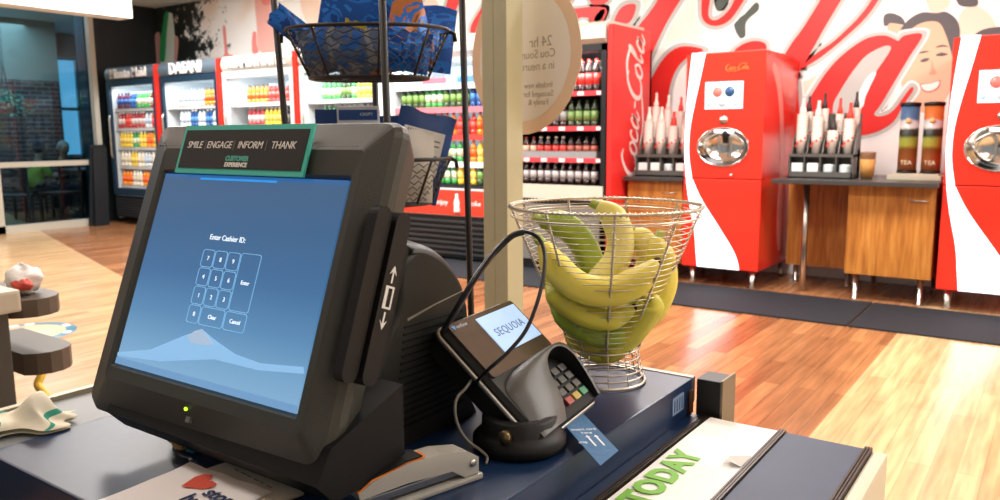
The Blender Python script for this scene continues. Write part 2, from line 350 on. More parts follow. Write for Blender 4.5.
strokes = [
 (za([(300,-120),(410,-120),(335,0),(292,70),(255,140),(200,262),(150,360),(100,460),(20,560),(10,480),(90,300),(150,130),(200,60),(240,0)]), LRED),
 (za([(200,380),(228,300),(285,222),(350,192),(432,208),(370,235),(318,290),(290,370),(280,460),(230,560),(200,480)]), LRED),
 (za([(430,-40),(423,60),(445,98),(490,108),(545,80),(600,0),(640,-70),(590,-80),(560,0),(528,52),(482,84),(452,62),(462,-40)]), LRED),
 (za([(560,215),(600,182),(650,170),(690,183),(700,225),(740,245),(790,265),(820,310),(830,560),(780,560),(772,400),(735,310),(700,270),(640,230)]), LRED),
 (za([(60,95),(92,28),(150,20),(125,92)]), LRED), (za([(-25,80),(0,45),(22,42),(0,90)]), LRED),
 (zb([(200,-90),(300,-110),(235,0),(165,118),(100,235),(60,300),(-20,420),(-40,330),(30,190),(90,105),(155,0)]), LRED),
 (zb([(80,262),(130,238),(190,195),(255,140),(330,68),(385,-10),(430,-90),(395,-90),(352,0),(295,75),(205,160),(140,205)]), LRED),
 (zb([(95,420),(150,320),(210,240),(280,180),(340,145),(400,136),(440,150),(456,156),(480,136),(548,133),(500,215),(440,315),(390,400),(362,440),(395,446),(440,420),(500,340),(512,348),(470,410),(435,470),(360,512),(290,515),(280,440),(230,470),(205,500),(150,520),(100,490)]), LRED),
]
for i, (p, m) in enumerate(strokes):
    wall_poly('letter_edge', grow(p, 5.5), LWHITE, 1, 4); wall_poly('letter_outline', grow(p, 3.6), LGREY, 2, 4); wall_poly('letter', p, m, 3, 4)
for q in (zb([(205,405),(235,345),(285,268),(335,212),(395,180),(425,178),(418,205),(370,275),(310,370),(285,440),(215,470)]),):
    wall_poly('letter_outline', q, LGREY, 4, 4); wall_poly('letter_edge', [( (x-862)*.35+866, (y-82)*.5+90) for x, y in q], LWHITE, 5, 4)
for q in ([(436,40),(444,12),(452,-8),(466,-12),(456,10),(449,28),(444,44)], [(470,30),(480,10),(490,-5),(500,-5),(490,20),(478,48)],
          [(548,30),(556,14),(578,8),(606,8),(601,24),(592,24),(588,18),(576,20),(566,40)], [(560,-10),(575,-10),(570,2),(555,4)], [(405,-6),(425,-8),(418,4),(400,8)],
          [(590,-8),(612,-8),(606,3),(592,4)]):
    wall_poly('letter_outline', grow(q, 2.6), LGREY, 2, 4); wall_poly('letter', q, LRED, 3, 4)
SKIN = mat('printed skin', '#edbb9c', .5); SKIN2 = mat('printed pale skin', '#f6d8c4', .5); HAIR = mat('printed dark hair', '#5a5558', .5); PINK = mat('printed pale pink', '#f3b3a8', .5)
wall_poly('printed_hair', zb([(462,118),(495,75),(545,48),(600,50),(640,46),(682,80),(692,140),(672,235),(655,190),(640,140),(612,88),(560,84),(515,104),(480,140)]), HAIR, .8)
wall_poly('printed_face', zb([(480,110),(530,75),(600,66),(650,110),(675,200),(668,300),(640,375),(590,430),(520,420),(470,340),(460,220)]), SKIN, 0.5)
wall_poly('printed_smile', zb([(544,326),(580,320),(612,312),(604,336),(575,350),(552,344)]), mat('printed teeth', '#fbf3ec', .5), 1)
wall_poly('printed_smile', zb([(540,324),(580,318),(616,308),(610,340),(575,356),(548,348)]), mat('printed lips', '#c9706a', .5), .8)
wall_poly('printed_eye', zb([(598,213),(620,202),(646,208),(624,216)]), HAIR, 1); wall_poly('printed_eye', zb([(538,236),(556,224),(576,226),(558,238)]), HAIR, 1)
wall_poly('printed_eyebrow', zb([(596,184),(622,172),(650,180),(624,180)]), HAIR, 1); wall_poly('printed_eyebrow', zb([(530,206),(552,196),(574,198),(552,204)]), HAIR, 1)
wall_poly('printed_nose', zb([(584,232),(592,262),(602,280),(590,288),(572,284),(580,270)]), mat('printed skin shade', '#d99c80', .5), 1)
wall_poly('printed_hair', zb([(400,60),(430,50),(470,68),(478,95),(440,90),(402,100)]), HAIR, 0)
wall_poly('printed_face', zb([(690,60),(740,20),(800,50),(830,110),(790,150),(700,145)]), SKIN2, .2)
wall_poly('printed_hair', zb([(680,-30),(740,-40),(760,20),(690,20)]), HAIR, .6); wall_poly('printed_face', zb([(560,-60),(640,-60),(650,20),(600,50),(570,30)]), SKIN2, .1)
wall_poly('printed_hair', zb([(740,150),(770,118),(830,104),(900,110),(960,160),(960,220),(740,200)]), HAIR, 1)
wall_poly('printed_face', zb([(420,90),(475,100),(500,130),(420,130)]), SKIN, .1); wall_poly('printed_arm', zb([(80,330),(120,300),(200,260),(190,330),(110,420)]), SKIN2, .1)
wall_poly('printed_leaves', za([(480,-40),(540,-40),(535,10),(520,40),(490,45),(475,10)]), mat('printed leaf', '#4c5a54', .6), 1)
wall_poly('printed_leaves', za([(560,90),(600,60),(650,10),(660,40),(610,90),(605,150),(585,160),(565,130)]), mat('printed leaf', '#4c5a54', .6), .4)
def zc(p): return [(130+x*.17, y*.17) for x, y in p]
wall_poly('printed_bottle', zc([(180,350),(178,250),(195,150),(205,80),(235,75),(250,90),(262,200),(270,250),(255,370),(180,370)]), mat('printed cream glass', '#dfe9df', .5), 1)
wall_poly('printed_bottle', zc([(178,350),(176,250),(193,150),(203,80),(226,76),(215,200),(205,350)]), mat('printed green glass', '#2ba35f', .5), 2)
wall_poly('printed_hand', zc([(125,370),(130,270),(150,200),(170,190),(178,230),(172,370)]), mat('printed fingers', '#d79f92', .5), 2)
wall_poly('printed_hand', zc([(258,370),(262,280),(262,220),(278,215),(285,250),(272,370)]), mat('printed fingers', '#d79f92', .5), 2)
wall_poly('printed_cup', zc([(545,170),(560,160),(575,310),(600,320),(600,335),(550,335),(556,300)]), mat('printed coral', '#f08c86', .5), 1)
wall_poly('printed_cup', zc([(720,200),(740,190),(745,260),(755,305),(720,310)]), mat('printed coral', '#f08c86', .5), 1)
wall_poly('printed_figure', zc([(740,-40),(850,-40),(870,100),(860,290),(760,300),(745,150)]), PINK, .3)
wall_poly('printed_figure', zc([(775,-40),(830,-40),(835,20),(780,25)]), mat('printed coral', '#f08c86', .5), 1)
wall_poly('printed_figure', [(300,0),(330,-20),(420,-10),(440,20),(410,50),(330,55)], SKIN2, .2)

# ================================================================ floor mats, decal
for (x0, x1, lb) in ((-5.2, -1.105, 'left dark floor mat in front of the first red drink machine'), (-1.093, 3.0, 'right dark floor mat in front of the second red drink machine')):
    mb = MB().box((x0, 5.45, 0), (x1, 6.3, .012), .004); tag(mb.build('floor_mat', RUB), lb, 'mat', 'runner mats')
t = thing('floor_decal', 'round blue and cream floor sticker on the pale wood by the next checkout', 'sticker', (-5.45, 2.33, 0), R(30))
MB().lathe([(0, 0), (.30, 0), (.30, .002), (0, .002)], n=40).build('ring', mat('decal blue', '#4d7f98', .4), t)
MB().lathe([(0, .0022), (.235, .0022), (.235, .003), (0, .003)], n=40).build('center', mat('decal sand', '#d8c19a', .4), t)
[MB().box((-.028, -.285, .0022), (.028, -.245, .0032)).build('pale_mark', WHITE, t, X=Matrix.Rotation(R(q), 4, 'Z')) for q in (-150, -130, -115, -60, -40, -20, 60, 100, 150)]

# ================================================================ drink machines
def machine():
    """local frame: x 0..0.645 along the front, y 0 = front plane, z 0 = floor"""
    t = thing('soda_fountain', 'tall red touch-screen soda fountain left of the cup counter, its side panel visible', 'drink machine', (-2.611, 6.335, 0), 0, 'red drink machines')
    B = MB(); Wd = .645
    prof = [(0.03, .15), (.0, .19), (.0, 1.86), (.04, 1.90)]
    B.box((.0, .10, .15), (Wd, .90, 1.86), .004); B.build('body', RED, t)
    MB().box((.04, .12, 1.86), (Wd-.04, .88, 1.905), .015).build('top_cover', mat('pale red cover', '#d8574a', .3), t)
    MB().box((0, -.012, .15), (Wd, .099, .885), .008).build('lower_door', RED, t)
    # upper door with an oval opening
    cx, cz, rx, rz = .322, 1.143, .215, .158
    D = MB(); n = 48; O = []; I = []
    for k in range(n):
        a = 2*math.pi*k/n; I.append((cx+rx*math.cos(a), cz+rz*math.sin(a)))
        c_, s_ = math.cos(a), math.sin(a); x0, x1, z0, z1 = 0, Wd, .893, 1.885
        tt = min([(x1-cx)/c_ if c_ > 1e-6 else 9, (x0-cx)/c_ if c_ < -1e-6 else 9, (z1-cz)/s_ if s_ > 1e-6 else 9, (z0-cz)/s_ if s_ < -1e-6 else 9]); O.append((cx+tt*c_, cz+tt*s_))
    def nearest(px, pz): k = min(range(n), key=lambda k: (O[k][0]-px)**2+(O[k][1]-pz)**2); O[k] = (px, pz)
    for c in ((0, .893), (Wd, .893), (0, 1.885), (Wd, 1.885)): nearest(*c)
    vs = [(x, -.012, z) for x, z in O]+[(x, -.012, z) for x, z in I]+[(x, .099, z) for x, z in O]+[(x, .099, z) for x, z in I]
    fs = []
    for k in range(n): j = (k+1) % n; fs += [(k, j, n+j, n+k), (k, 2*n+k, 2*n+j, j), (n+k, n+j, 3*n+j, 3*n+k)]
    D.add(vs, fs); D.build('upper_door', RED, t, fix=False)
    # dispensing bay: bowl pushed in behind the oval
    bw = MB(); rings = [(1.0, .09), (1.0, -.02), (.97, -.024), (.94, -.012), (.9, .01), (.82, .05), (.6, .08), (.3, .09), (.001, .092)]; vs = []
    for s_, y in rings: vs += [(cx+rx*s_*math.cos(2*math.pi*k/n), y, cz+rz*s_*math.sin(2*math.pi*k/n)) for k in range(n)]
    bw.add(vs, [(i*n+k, i*n+(k+1) % n, (i+1)*n+(k+1) % n, (i+1)*n+k) for i in range(len(rings)-1) for k in range(n)], True)
    bay = bw.build('dispensing_bay', CHROME, t)
    nz = MB(); nz.lathe([(.022, 0), (.03, .07), (.03, .1)], (cx+.02, .0, cz+.03), 14); nz.build('nozzle', BLACKP, bay)
    for dx in (-.035, .06): MB().box((cx+dx, -.012, cz-.08), (cx+dx+.016, .0, cz+.09), .004).build('lever', STEEL, bay)
    MB().box((cx-.07, -.022, cz+rz-.045), (cx+.09, -.008, cz+rz-.022), .004).build('bay_light', GLOW, bay)
    sc = MB().box((.166, -.02, 1.445), (.476, -.012, 1.66), .003).build('touch_screen', mat('drink menu screen', '#cfdbe6', .2, emit=.75), t)
    for i, c in enumerate(('#e0675f', '#24466b')):
        MB().lathe([(.001, 0), (.04, 0), (.04, .003), (.001, .003)], (.27+.1*i, -.0205, 1.58), 20, M=Matrix.Rotation(R(90), 3, 'X')).build('menu_bubble', mat('bubble '+c, c, .3, emit=.6), sc)
    for i, c in enumerate(('#8fb7dd', '#a9b3bb', '#8fb7dd')):
        MB().lathe([(.001, 0), (.016+.018*(i == 1), 0), (.016+.018*(i == 1), .003), (.001, .003)], (.2+.11*i, -.0205, 1.485+.01*(i == 1)), 16, M=Matrix.Rotation(R(90), 3, 'X')).build('menu_bubble', mat('bubble '+c, c, .3, emit=.6), sc)
    MB().lathe([(.001, 0), (.03, 0), (.034, .004), (.034, .01), (.001, .01)], (.325, -.012, 1.358), 20, M=Matrix.Rotation(R(90), 3, 'X')).build('start_button', STEEL, t)
    MB().lathe([(.001, 0), (.012, 0), (.012, .006), (.001, .006)], (.40, -.012, .92), 12, M=Matrix.Rotation(R(90), 3, 'X')).build('lock', STEEL, t)
    script('logo_lettering', mat('gold logo', '#c9a25a', .3, .6), basis((1,0,0), (0,0,1), (0,-1,0), (.325, -.013, 1.745)), .19, t, .003, 1.5)
    # lit white ribbon (traced on the front face), split at the door seam
    ox = Vector((-2.611, 0, 0)); rl = []; 
    Lp = [(692.6,53.5),(689.5,80),(687,105),(684.8,135),(684.9,155),(686.3,178)]; Rp = [(705.8,53),(699,85),(694.5,105),(690,130),(689,155),(692,178)]
    L2 = [(686.3,178.8),(689,200),(694.4,230),(696,250),(697.2,266)]; R2 = [(692.2,178.8),(702,200),(720.8,230),(731.5,247.5),(737,260),(739,270)]
    for A, Bp in ((Lp, Rp), (L2, R2)):
        pp = []
        for seq, rev in ((A, False), (Bp, True)):
            q = [atY(u, v, 6.323) for u, v in seq]; q = [Vector((max(.004, a.x+2.611), -.0125, a.z)) for a in q]; q = smooth(q, 5, False); pp += q[::-1] if rev else q
        g = MB().prism(pp, (0, -.006, 0)); g.build('lit_ribbon', GLOW, t)
    # side swirl graphic, a thin decal
    side = [(.15,1.75),(.3,1.6),(.42,1.3),(.46,.95),(.45,.6),(.5,.3),(.58,.3),(.56,.7),(.55,1.05),(.5,1.4),(.36,1.7),(.2,1.8)]
    MB().prism([(Wd+.001, y, z) for y, z in [tuple(p[:2]) for p in smooth([(a, b, 0) for a, b in side], 4)]], (.002, 0, 0)).build('side_graphic', mat('side swirl print', '#f0948a', .3), t)
    for x in (.07, Wd-.07):
        for y in (.07, .86):
            MB().lathe([(.02, 0), (.024, .015), (.016, .03), (.03, .15)], (x, y, 0), 12).build('leg', STEEL, t)
    return t
m1 = machine(); m2 = dup(m1, loc=(-.705, 6.335, 0)); m2['label'] = 'red touch-screen soda fountain cut off by the right edge of the photo'

# ================================================================ cup counter furniture
DTOP = mat('dark speckled worktop', '#3b3a38', .35, noise=.3, scale=200)
def cabinet(x0, x1, y0, y1, z0, z1, lb, handle, name='base_cabinet', feet=True):
    t = thing(name, lb, 'cabinet', ((x0+x1)/2, (y0+y1)/2, 0)); hx, hy = (x1-x0)/2, (y1-y0)/2
    MB().box((-hx, -hy+.02, z0), (hx, hy, z1), .003).build('carcass', WOOD, t)
    d = MB().box((-hx, -hy, z0), (hx, -hy+.019, z1-.004), .003).build('door', WOOD, t)
    if handle: MB().tube([(hx-.17, -hy, z1-.1), (hx-.17, -hy-.025, z1-.1), (hx-.05, -hy-.025, z1-.1), (hx-.05, -hy, z1-.1)], .005).build('handle', STEEL, d)
    if feet:
        for sx in (-1, 1):
            for sy in (-1, 1): MB().lathe([(.022, 0), (.022, .01), (.018, .012), (.022, z0)], (sx*(hx-.07), sy*(hy-.06), 0), 12).build('foot', STEEL, t)
    return t
cabinet(-1.325, -.745, 6.36, 7.2, .2, .868, 'oak cabinet with door under the cup counter beside the right drink machine', True)
cabinet(-1.90, -1.345, 6.86, 7.2, .15, .868, 'recessed oak cabinet behind the steel leg under the cup counter', False)
cabinet(-3.17, -2.66, 6.42, 7.2, .15, .848, 'oak cabinet left of the first drink machine behind the fruit basket', True)
t = thing('countertop', 'dark narrow countertop on a steel leg between the two red drink machines', 'countertop', (-1.29, 6.7, .87))
MB().box((-.57, -.47, 0), (.565, .53, .032), .004).build('top', DTOP, t); MB().lathe([(.024, 0), (.024, .868)], (-.375, -.19, -.868), 14).build('leg', STEEL, t)
t = tag(MB().box((-3.19, 6.36, .85), (-2.635, 7.22, .882), .004).build('countertop', DTOP), 'short dark countertop on the oak cabinet left of the first drink machine', 'countertop')

CUPW = mat('paper cup print', '#e0d2c8', .6, noise=.1, scale=60); CUPR = mat('cup red print', '#d8382c', .6); LIDM = mat('translucent lid plastic', '#dfe6e6', .3)
def cup_stack(x, y, z, n, lean, parent_none, lb, grp, style=0, r=.036):
    t = thing('cup_stack', lb, 'cups', (x, y, z), 0, grp); mb = MB(); h = .12; A = Matrix.Rotation(R(lean), 3, 'X')
    prof = [(r*.72, 0)]
    zz = 0
    for i in range(n): prof += [(r*.98, zz+.10), (r*1.06, zz+.105), (r*1.06, zz+.112), (r*.9, zz+.113)]; zz += .022
    mb.lathe(prof, (0, 0, 0), 16, M=A); mb.build('cups', CUPW, t)
    top = A @ Vector((0, 0, zz+.10))
    bt = MB(); zb_ = zz+.09
    bt.lathe([(r*.7, zb_), (r*.6, zb_+.035), (r*.33, zb_+.07), (r*.3, zb_+.11), (r*.32, zb_+.125), (.001, zb_+.125)], (0, 0, 0), 12, M=A)
    bt.build('printed_top', [mat('black print', '#2a1f1d', .5), CUPR, CUPW][style], t)
    sp = MB()
    for k in range(4):
        a = R(200+k*40); sp.box((r*1.0*math.cos(a)-.006, r*1.0*math.sin(a)-.004-.03*0, .05+k*.02), (r*math.cos(a)+.006, r*math.sin(a)+.004, .07+k*.02))
    sp.build('red_print', CUPR, t, X=A.to_4x4()); return t
def caddy(x, y, z, w_, lb):
    t = thing('cup_dispenser', lb, 'dispenser', (x, y, z), 0, 'cup and lid dispensers'); DG = mat('dispenser grey plastic', '#55534f', .4)
    h = w_/2; b = MB(); side = [(-.13, 0), (-.13, .16), (-.06, .20), (-.03, .30), (.14, .50), (.14, 0)]
    for sx_ in (-1, 1): b.prism([(sx_*h, p, q) for p, q in side], (-sx_*.008, 0, 0))
    b.box((-h, .13, 0), (h, .14, .50)); b.box((-h, -.13, 0), (h, .13, .01)); b.box((-h, -.13, .0), (h, -.122, .05)); b.box((-h, -.127, .165), (h, .045, .185)); b.box((-h, .045, .0), (h, .13, .225)); b.box((-h, -.02, .01), (h, -.012, .165))
    b.build('tray', DG, t); n = max(3, round(w_/.118))
    for i in range(1, n):
        q = -h+w_*i/n; MB().prism([(q-.004, a, c_) for a, c_ in [(-.128, .01), (-.128, .165), (-.06, .20), (-.03, .28), (.12, .42), (.12, .226), (.046, .226), (.046, .186), (-.02, .186), (-.02, .01)]], (.008, 0, 0)).build('divider', DG, t)
    return t
def lids(x, y, z, lb, k):
    mb = MB()
    if k < 2:
        for j in range(8): mb.box((-.043, -.03, j*.013), (.043, .035, j*.013+.012), .004)
    else: mb.lathe([(.042, 0)]+[q for j in range(9) for q in ((.044, j*.01+.001), (.044, j*.01+.006), (.04, j*.01+.009))]+[(.03, .096)], (0, 0, 0), 16)
    o = mb.build('lid_stack', PAPER if k < 2 else LIDM); o.location = (x, y, z); return tag(o, lb, 'lids' if k > 1 else 'napkins', 'lids and napkins in the dispensers')
CX, CY = -1.575, 6.62
caddy(CX, CY, .902, .47, 'dark grey cup and lid dispenser on the counter between the red machines')
nm = ['leftmost', 'second', 'third', 'rightmost']
for i in range(4):
    x = CX-.176+.1175*i
    cup_stack(x-.004, CY-.003, 1.089, [10, 9, 4, 8][i], -4, None, f'{nm[i]} front stack of paper cups in the dispenser between the red machines', 'paper cups between the machines', [2, 2, 0, 1][i], .042)
    cup_stack(x+.018, CY+.086, 1.129, [9, 10, 8, 10][i] , -4, None, f'{nm[i]} rear stack of taller paper cups in the dispenser between the red machines', 'paper cups between the machines', [0, 0, 1, 0][i], .034)
    lids(x, CY-.075, .914, f'{nm[i]} white pile in the lower bins of the dispenser between the red machines', i)
caddy(-2.90, 6.62, .884, .47, 'dark grey cup and lid dispenser half hidden behind the left red machine')
for i in range(4):
    x = -2.90-.176+.1175*i
    cup_stack(x-.004, 6.617, 1.071, [9, 9, 7, 8][i], -4, None, f'{nm[i]} front stack of paper cups left of the first red machine', 'paper cups left of the machine', [2, 2, 1, 2][i], .042)
    cup_stack(x+.018, 6.706, 1.111, [13, 12, 11, 12][i], -4, None, f'{nm[i]} rear stack of paper cups left of the first red machine', 'paper cups left of the machine', [2, 2, 1, 2][i], .034)
    lids(x, 6.545, .896, f'{nm[i]} pile in the lower bins of the dispenser left of the first machine', [0, 1, 2, 1][i])
# tea urns
def urnmat(name, top):
    m = mat(name, '#555555', .35); N, L, b = nodes_of(m); tc = N.new('ShaderNodeTexCoord'); sp = N.new('ShaderNodeSeparateXYZ'); L.new(tc.outputs['Object'], sp.inputs[0])
    n = N.new('ShaderNodeTexNoise'); n.inputs['Scale'].default_value = 14; L.new(tc.outputs['Object'], n.inputs[0])
    a = N.new('ShaderNodeMath'); a.operation = 'MULTIPLY_ADD'; L.new(n.outputs['Fac'], a.inputs[0]); a.inputs[1].default_value = .04; L.new(sp.outputs['Z'], a.inputs[2])
    r = ramp(m.node_tree, [(.02, '#6e3318'), (.12, '#b0622f'), (.20, '#7c4a20'), (.23, '#9a9a3c'), (.28, '#8a9038'), (.30, '#1f2416'), (.345, '#20261a'), (.365, '#b9b6b0'), (.41, '#a9a8a8'), (.43, top)]); r.color_ramp.interpolation = 'LINEAR'
    L.new(a.outputs[0], r.inputs[0]); L.new(r.outputs[0], b.inputs['Base Color']); return m
tr = tag(MB().box((-1.11, 6.58, .902), (-.75, 6.92, .935), .004).box((-1.09, 6.6, .935), (-.77, 6.9, .945), .003).build('urn_tray', [mat('beige tray', '#b9b19c', .5)]), 'beige tray with black mat under the two tea urns', 'tray')
for x, top, lb in ((-1.005, '#3d5a7c', 'tall tea urn with a blue-topped printed label'), (-.845, '#b5612a', 'tall tea urn with an orange-topped printed label beside the right machine')):
    t = thing('tea_urn', lb, 'tea urn', (x, 6.76, .945), 0, 'tea urns'); MB().lathe([(.066, 0), (.066, .50)], n=24).build('drum', urnmat('urn label '+top, top), t)
    MB().lathe([(.07, .50), (.072, .505), (.072, .525), (.03, .53)], n=24).build('lid', BLACKP, t); MB().lathe([(.07, 0), (.07, .02)], n=24).build('base', BLACKP, t)
    MB().lathe([(.02, 0), (.02, .003), (.001, .003)], (0, -.066, .39), 14, M=Matrix.Rotation(R(90), 3, 'X')).build('round_badge', mat('badge tan', '#d9a768', .5), t)
    text('lettering', 'TEA', .045, mat('label cream', '#ead9b8', .5), Matrix.Translation((0, -.068, .08)) @ Matrix.Rotation(R(90), 4, 'X'), t)
t = thing('sleeved_cup', 'small drink cup in a brown cardboard sleeve beside the cup dispenser', 'cup', (-1.245, 6.56, .902))
MB().lathe([(.042, 0), (.056, .195), (.058, .20), (.055, .205)], n=18).build('cup', mat('clear brown cup', '#8d6a52', .3), t); MB().lathe([(.047, .02), (.0565, .15)], n=18).build('sleeve', mat('cardboard sleeve', '#b5803f', .7), t)

# ================================================================ drink coolers
def bottle_mesh(name, body, cap, label, r=.033, h=.22):
    mb = MB(); mb.m = 0; mb.lathe([(r*.85, 0), (r, .01), (r, .25*h)], n=10); mb.m = 2; mb.lathe([(r*1.02, .25*h), (r*1.02, .6*h)], n=10)
    mb.m = 0; mb.lathe([(r, .6*h), (r*.9, .7*h), (r*.4, .88*h), (r*.38, .93*h)], n=10); mb.m = 1; mb.lathe([(r*.45, .92*h), (r*.45, h), (.001, h)], n=10)
    o = mb.build(name, [mat('drink '+body, body, .2), mat('cap '+cap, cap, .4), mat('label '+label, label, .45)]); return o
BP = {}
def bottle_row(x0, x1, y, z, kinds, lb, grp, step=.078, h=.22, r=.033, scale_cat='bottle'):
    n = int((x1-x0)/step)
    for i in range(n):
        k = kinds[int(i*len(kinds)/n)]
        key = (k, h, r)
        if key not in BP: o = BP[key] = bottle_mesh('drink_bottle', *k, r=r, h=h)
        else: o = BP[key].copy(); COL.objects.link(o)
        o.location = (x0+step*(i+.5), y+random.uniform(-.006, .006), z); tag(o, lb, 'bottle', grp)
SHELF = mat('pale shelf strip', '#dfe3e6', .4); CB = mat('cooler frame black', '#16181b', .4); CBB = mat('cooler frame blue black', '#1c3144', .4)
def cooler(x0, x1, name, lb, hm, brand, txt_m, txtsize, frame, shelves, yf=6.2, hz=(2.03, 2.2)):
    t = thing(name, lb, 'cooler', (x0, yf, 0)); w_ = x1-x0; th = .03
    b = MB(); b.box((0, .05, .08), (th, .95, 2.0)); b.box((w_-th, .05, .08), (w_, .95, 2.0)); b.box((0, .92, .3), (w_, .95, 2.0)); b.box((0, .05, .3), (w_, .92, .4)); b.box((0, .05, 1.98), (w_, .95, 2.16))
    b.build('cabinet', COOLW, t)
    MB().prism([(0, y, z) for y, z in [(.05, hz[0])]+[(y*1.0, z) for y, z in arc(.12, (hz[0]+hz[1])/2, .13, 215, 130, 6)]+[(.3, hz[1]), (.3, hz[0])]], (w_, 0, 0)).build('header', hm, t)
    if brand: text('lettering', brand, txtsize, txt_m, basis((1,0,0), (0,0,1), (0,-1,0), (w_/2, -.018, (hz[0]+hz[1])/2)), t, .01, bold=.0025)
    d = MB(); fw_ = .07
    d.box((0, 0, .42), (fw_, .04, 2.03)); d.box((w_-fw_, 0, .42), (w_, .04, 2.03)); d.box((fw_, 0, .42), (w_-fw_, .04, .52)); d.box((fw_, 0, 1.95), (w_-fw_, .04, 2.03))
    dr = d.build('door', frame, t)
    MB().tube([(.1, -.03, .95), (.1, -.045, 1.0), (.1, -.045, 1.5), (.1, -.03, 1.55)], .012).build('handle', STEEL, dr)
    MB().box((0, .02, .1), (w_, .06, .41)).build('kick_grille', CB, t)
    sl = MB()
    for i in range(7): sl.box((.05, .0, .13+i*.037), (w_-.05, .03, .145+i*.037))
    sl.build('grille_slats', mat('grille dark slat', '#303438', .5), t)
    MB().box((.04, .9, .42), (w_-.04, .915, 1.97)).build('glow_liner', mat('cooler glow', '#dcebf2', .5, emit=.22), t)  # emission put into the liner stands in for light on the back wall
    for z in shelves: sh = MB().box((.04, .1, z-.02), (w_-.04, .9, z)).build('shelf', SHELF, t); MB().box((.04, .085, z-.035), (w_-.04, .1, z+.012)).build('price_strip', SHELF, sh)
    la = bpy.data.lights.new('cooler_lamp', 'AREA'); la.shape = 'RECTANGLE'; la.size = w_*.8; la.size_y = .1; la.energy = 6; la.color = (.9, .97, 1)
    lo = bpy.data.objects.new('cooler_lamp', la); COL.objects.link(lo); lo.parent = t; lo.location = (w_/2, .07, 1.93); lo.rotation_euler = (R(25), 0, 0)
    return t
WT = mat('header white lettering', '#ffffff', .4)
sh5 = [.56, .83, 1.1, 1.37, 1.64]
cooler(-11.27, -10.05, 'drink_cooler', 'leftmost tall glass-door cooler with juice bottles, beside the dark window', HEADER, 'Minute Maid', WT, .18, CBB, sh5)
cooler(-9.95, -8.69, 'drink_cooler', 'grey-topped bottled-water cooler, second from the left', HEADER, 'DASANI', WT, .2, CBB, sh5)
cooler(-8.59, -7.28, 'drink_cooler', 'pale-topped cooler of orange and red vitamin drinks, third from the left', HEADW, 'VITAMINWATER', WT, .15, COOLW, sh5)
cooler(-7.18, -5.9, 'drink_cooler', 'fourth cooler from the left, seen behind the snack rack', HEADW, None, WT, .2, COOLW, sh5)
for x, lb in ((-10.0, 'first red divider panel between the left two coolers'), (-8.64, 'second red divider panel beside the water cooler'), (-7.23, 'third red divider panel behind the left rack pole')):
    tag(MB().box((x-.03, 6.175, 0), (x+.03, 7.1, 2.2), .01).build('divider_panel', [RED]), lb, 'panel', 'red divider panels')
J = {'p': ('#5c2a4a', '#23233a', '#3b5fa0'), 'r': ('#a8323a', '#e9e9e9', '#d9c9c9'), 'o': ('#f08a24', '#2c2c2c', '#ee6a2a'), 'y': ('#e6c53a', '#f2f2f2', '#f0d36a'), 'g': ('#3a9a4a', '#e8e8e8', '#d8e6c8'), 'w': ('#cfd8da', '#5a6a88', '#b9cbe0'), 'b': ('#1f4f8f', '#e8e8e8', '#3f7fc8'),
     'k': ('#2a1512', '#c22a22', '#c22a22'), 'kw': ('#2a1512', '#e9e4dc', '#d7d2ca'), 'gr': ('#33502c', '#3a5d33', '#7fae5a'), 'c': ('#2a1512', '#1a1a1a', '#8a8a88'), 'rd': ('#c9372f', '#d8d8d8', '#e8544a'), 'am': ('#e8e2d2', '#b5b0a4', '#d8cdb5')}
def kk(s): return [J[c] for c in s.split()]
mmrows = [(1.64, 'p p b g g r'), (1.37, 'r rd r r w rd'), (1.10, 'y y g y o y'), (.83, 'am y am w am'), (.56, 'o am o am')]
for z, s in mmrows: bottle_row(-11.16, -10.14, 6.30, z+.001, kk(s), 'small juice bottle on a shelf of the leftmost cooler', 'bottles in the leftmost cooler', .085)
for z, s in [(1.64, 'w w w w o o o'), (1.37, 'w b w b w'), (1.10, 'w w b w')]: bottle_row(-9.66, -8.78, 6.30, z+.001, kk(s), 'small bottle on a shelf of the bottled-water cooler', 'bottles in the water cooler', .08)
for z, s in [(1.60, 'o o o o rd rd rd rd b'), (1.32, 'r r r r y y y y c c c'), (1.05, 'o y r')]: bottle_row(-8.28, -7.38, 6.34, z+.041 if z > 1.5 else z+.051, kk(s), 'small coloured drink bottle in the vitamin drink cooler', 'bottles in the vitamin drink cooler', .078)
for z, s in [(1.64, 'g g gr g y y rd'), (1.37, 'g g g o o'), (1.10, 'y g y')]: bottle_row(-6.95, -6.0, 6.34, z+.001, kk(s), 'small soft drink bottle in the fourth cooler', 'bottles in the fourth cooler', .078)
# open multi-deck cooler
t = thing('open_cooler', 'long open drink cooler with red front panel behind the cream pillar', 'cooler', (-5.84, 6.2, 0)); X0, X1 = 0, 1.32
b = MB(); b.box((0, .05, 0), (.04, .95, 2.15)); b.box((1.28, .05, 0), (1.32, .95, 2.15)); b.box((0, .92, 0), (1.32, .95, 2.15)); b.box((0, .0, .45), (1.32, .92, .72)); b.build('cabinet', COOLW, t)
MB().prism([(0, .05, 2.0), (0, -.02, 2.05), (0, -.02, 2.15), (0, .1, 2.22), (0, .95, 2.22), (0, .95, 2.0)], (1.32, 0, 0)).build('header', HEADW, t)
fp = MB().box((0, -.02, .46), (1.32, 0, .71), .004).build('front_panel', mat('bright red panel', '#e8402e', .35), t)  # plain even red, no emission
script('logo_lettering', WT, basis((1,0,0), (0,0,1), (0,-1,0), (.10, -.021, .54)), .42, fp, .004, 1.4)
text('lettering', 'enjoy', .075, WT, basis((1,0,0), (0,0,1), (0,-1,0), (.73, -.022, .585)), fp, .002)
MB().lathe([(.03, 0), (.034, .02), (.028, .06), (.032, .1), (.014, .15), (.013, .185), (.001, .185)], (.93, -.024, .49), 14).build('bottle_emblem', WT, fp)
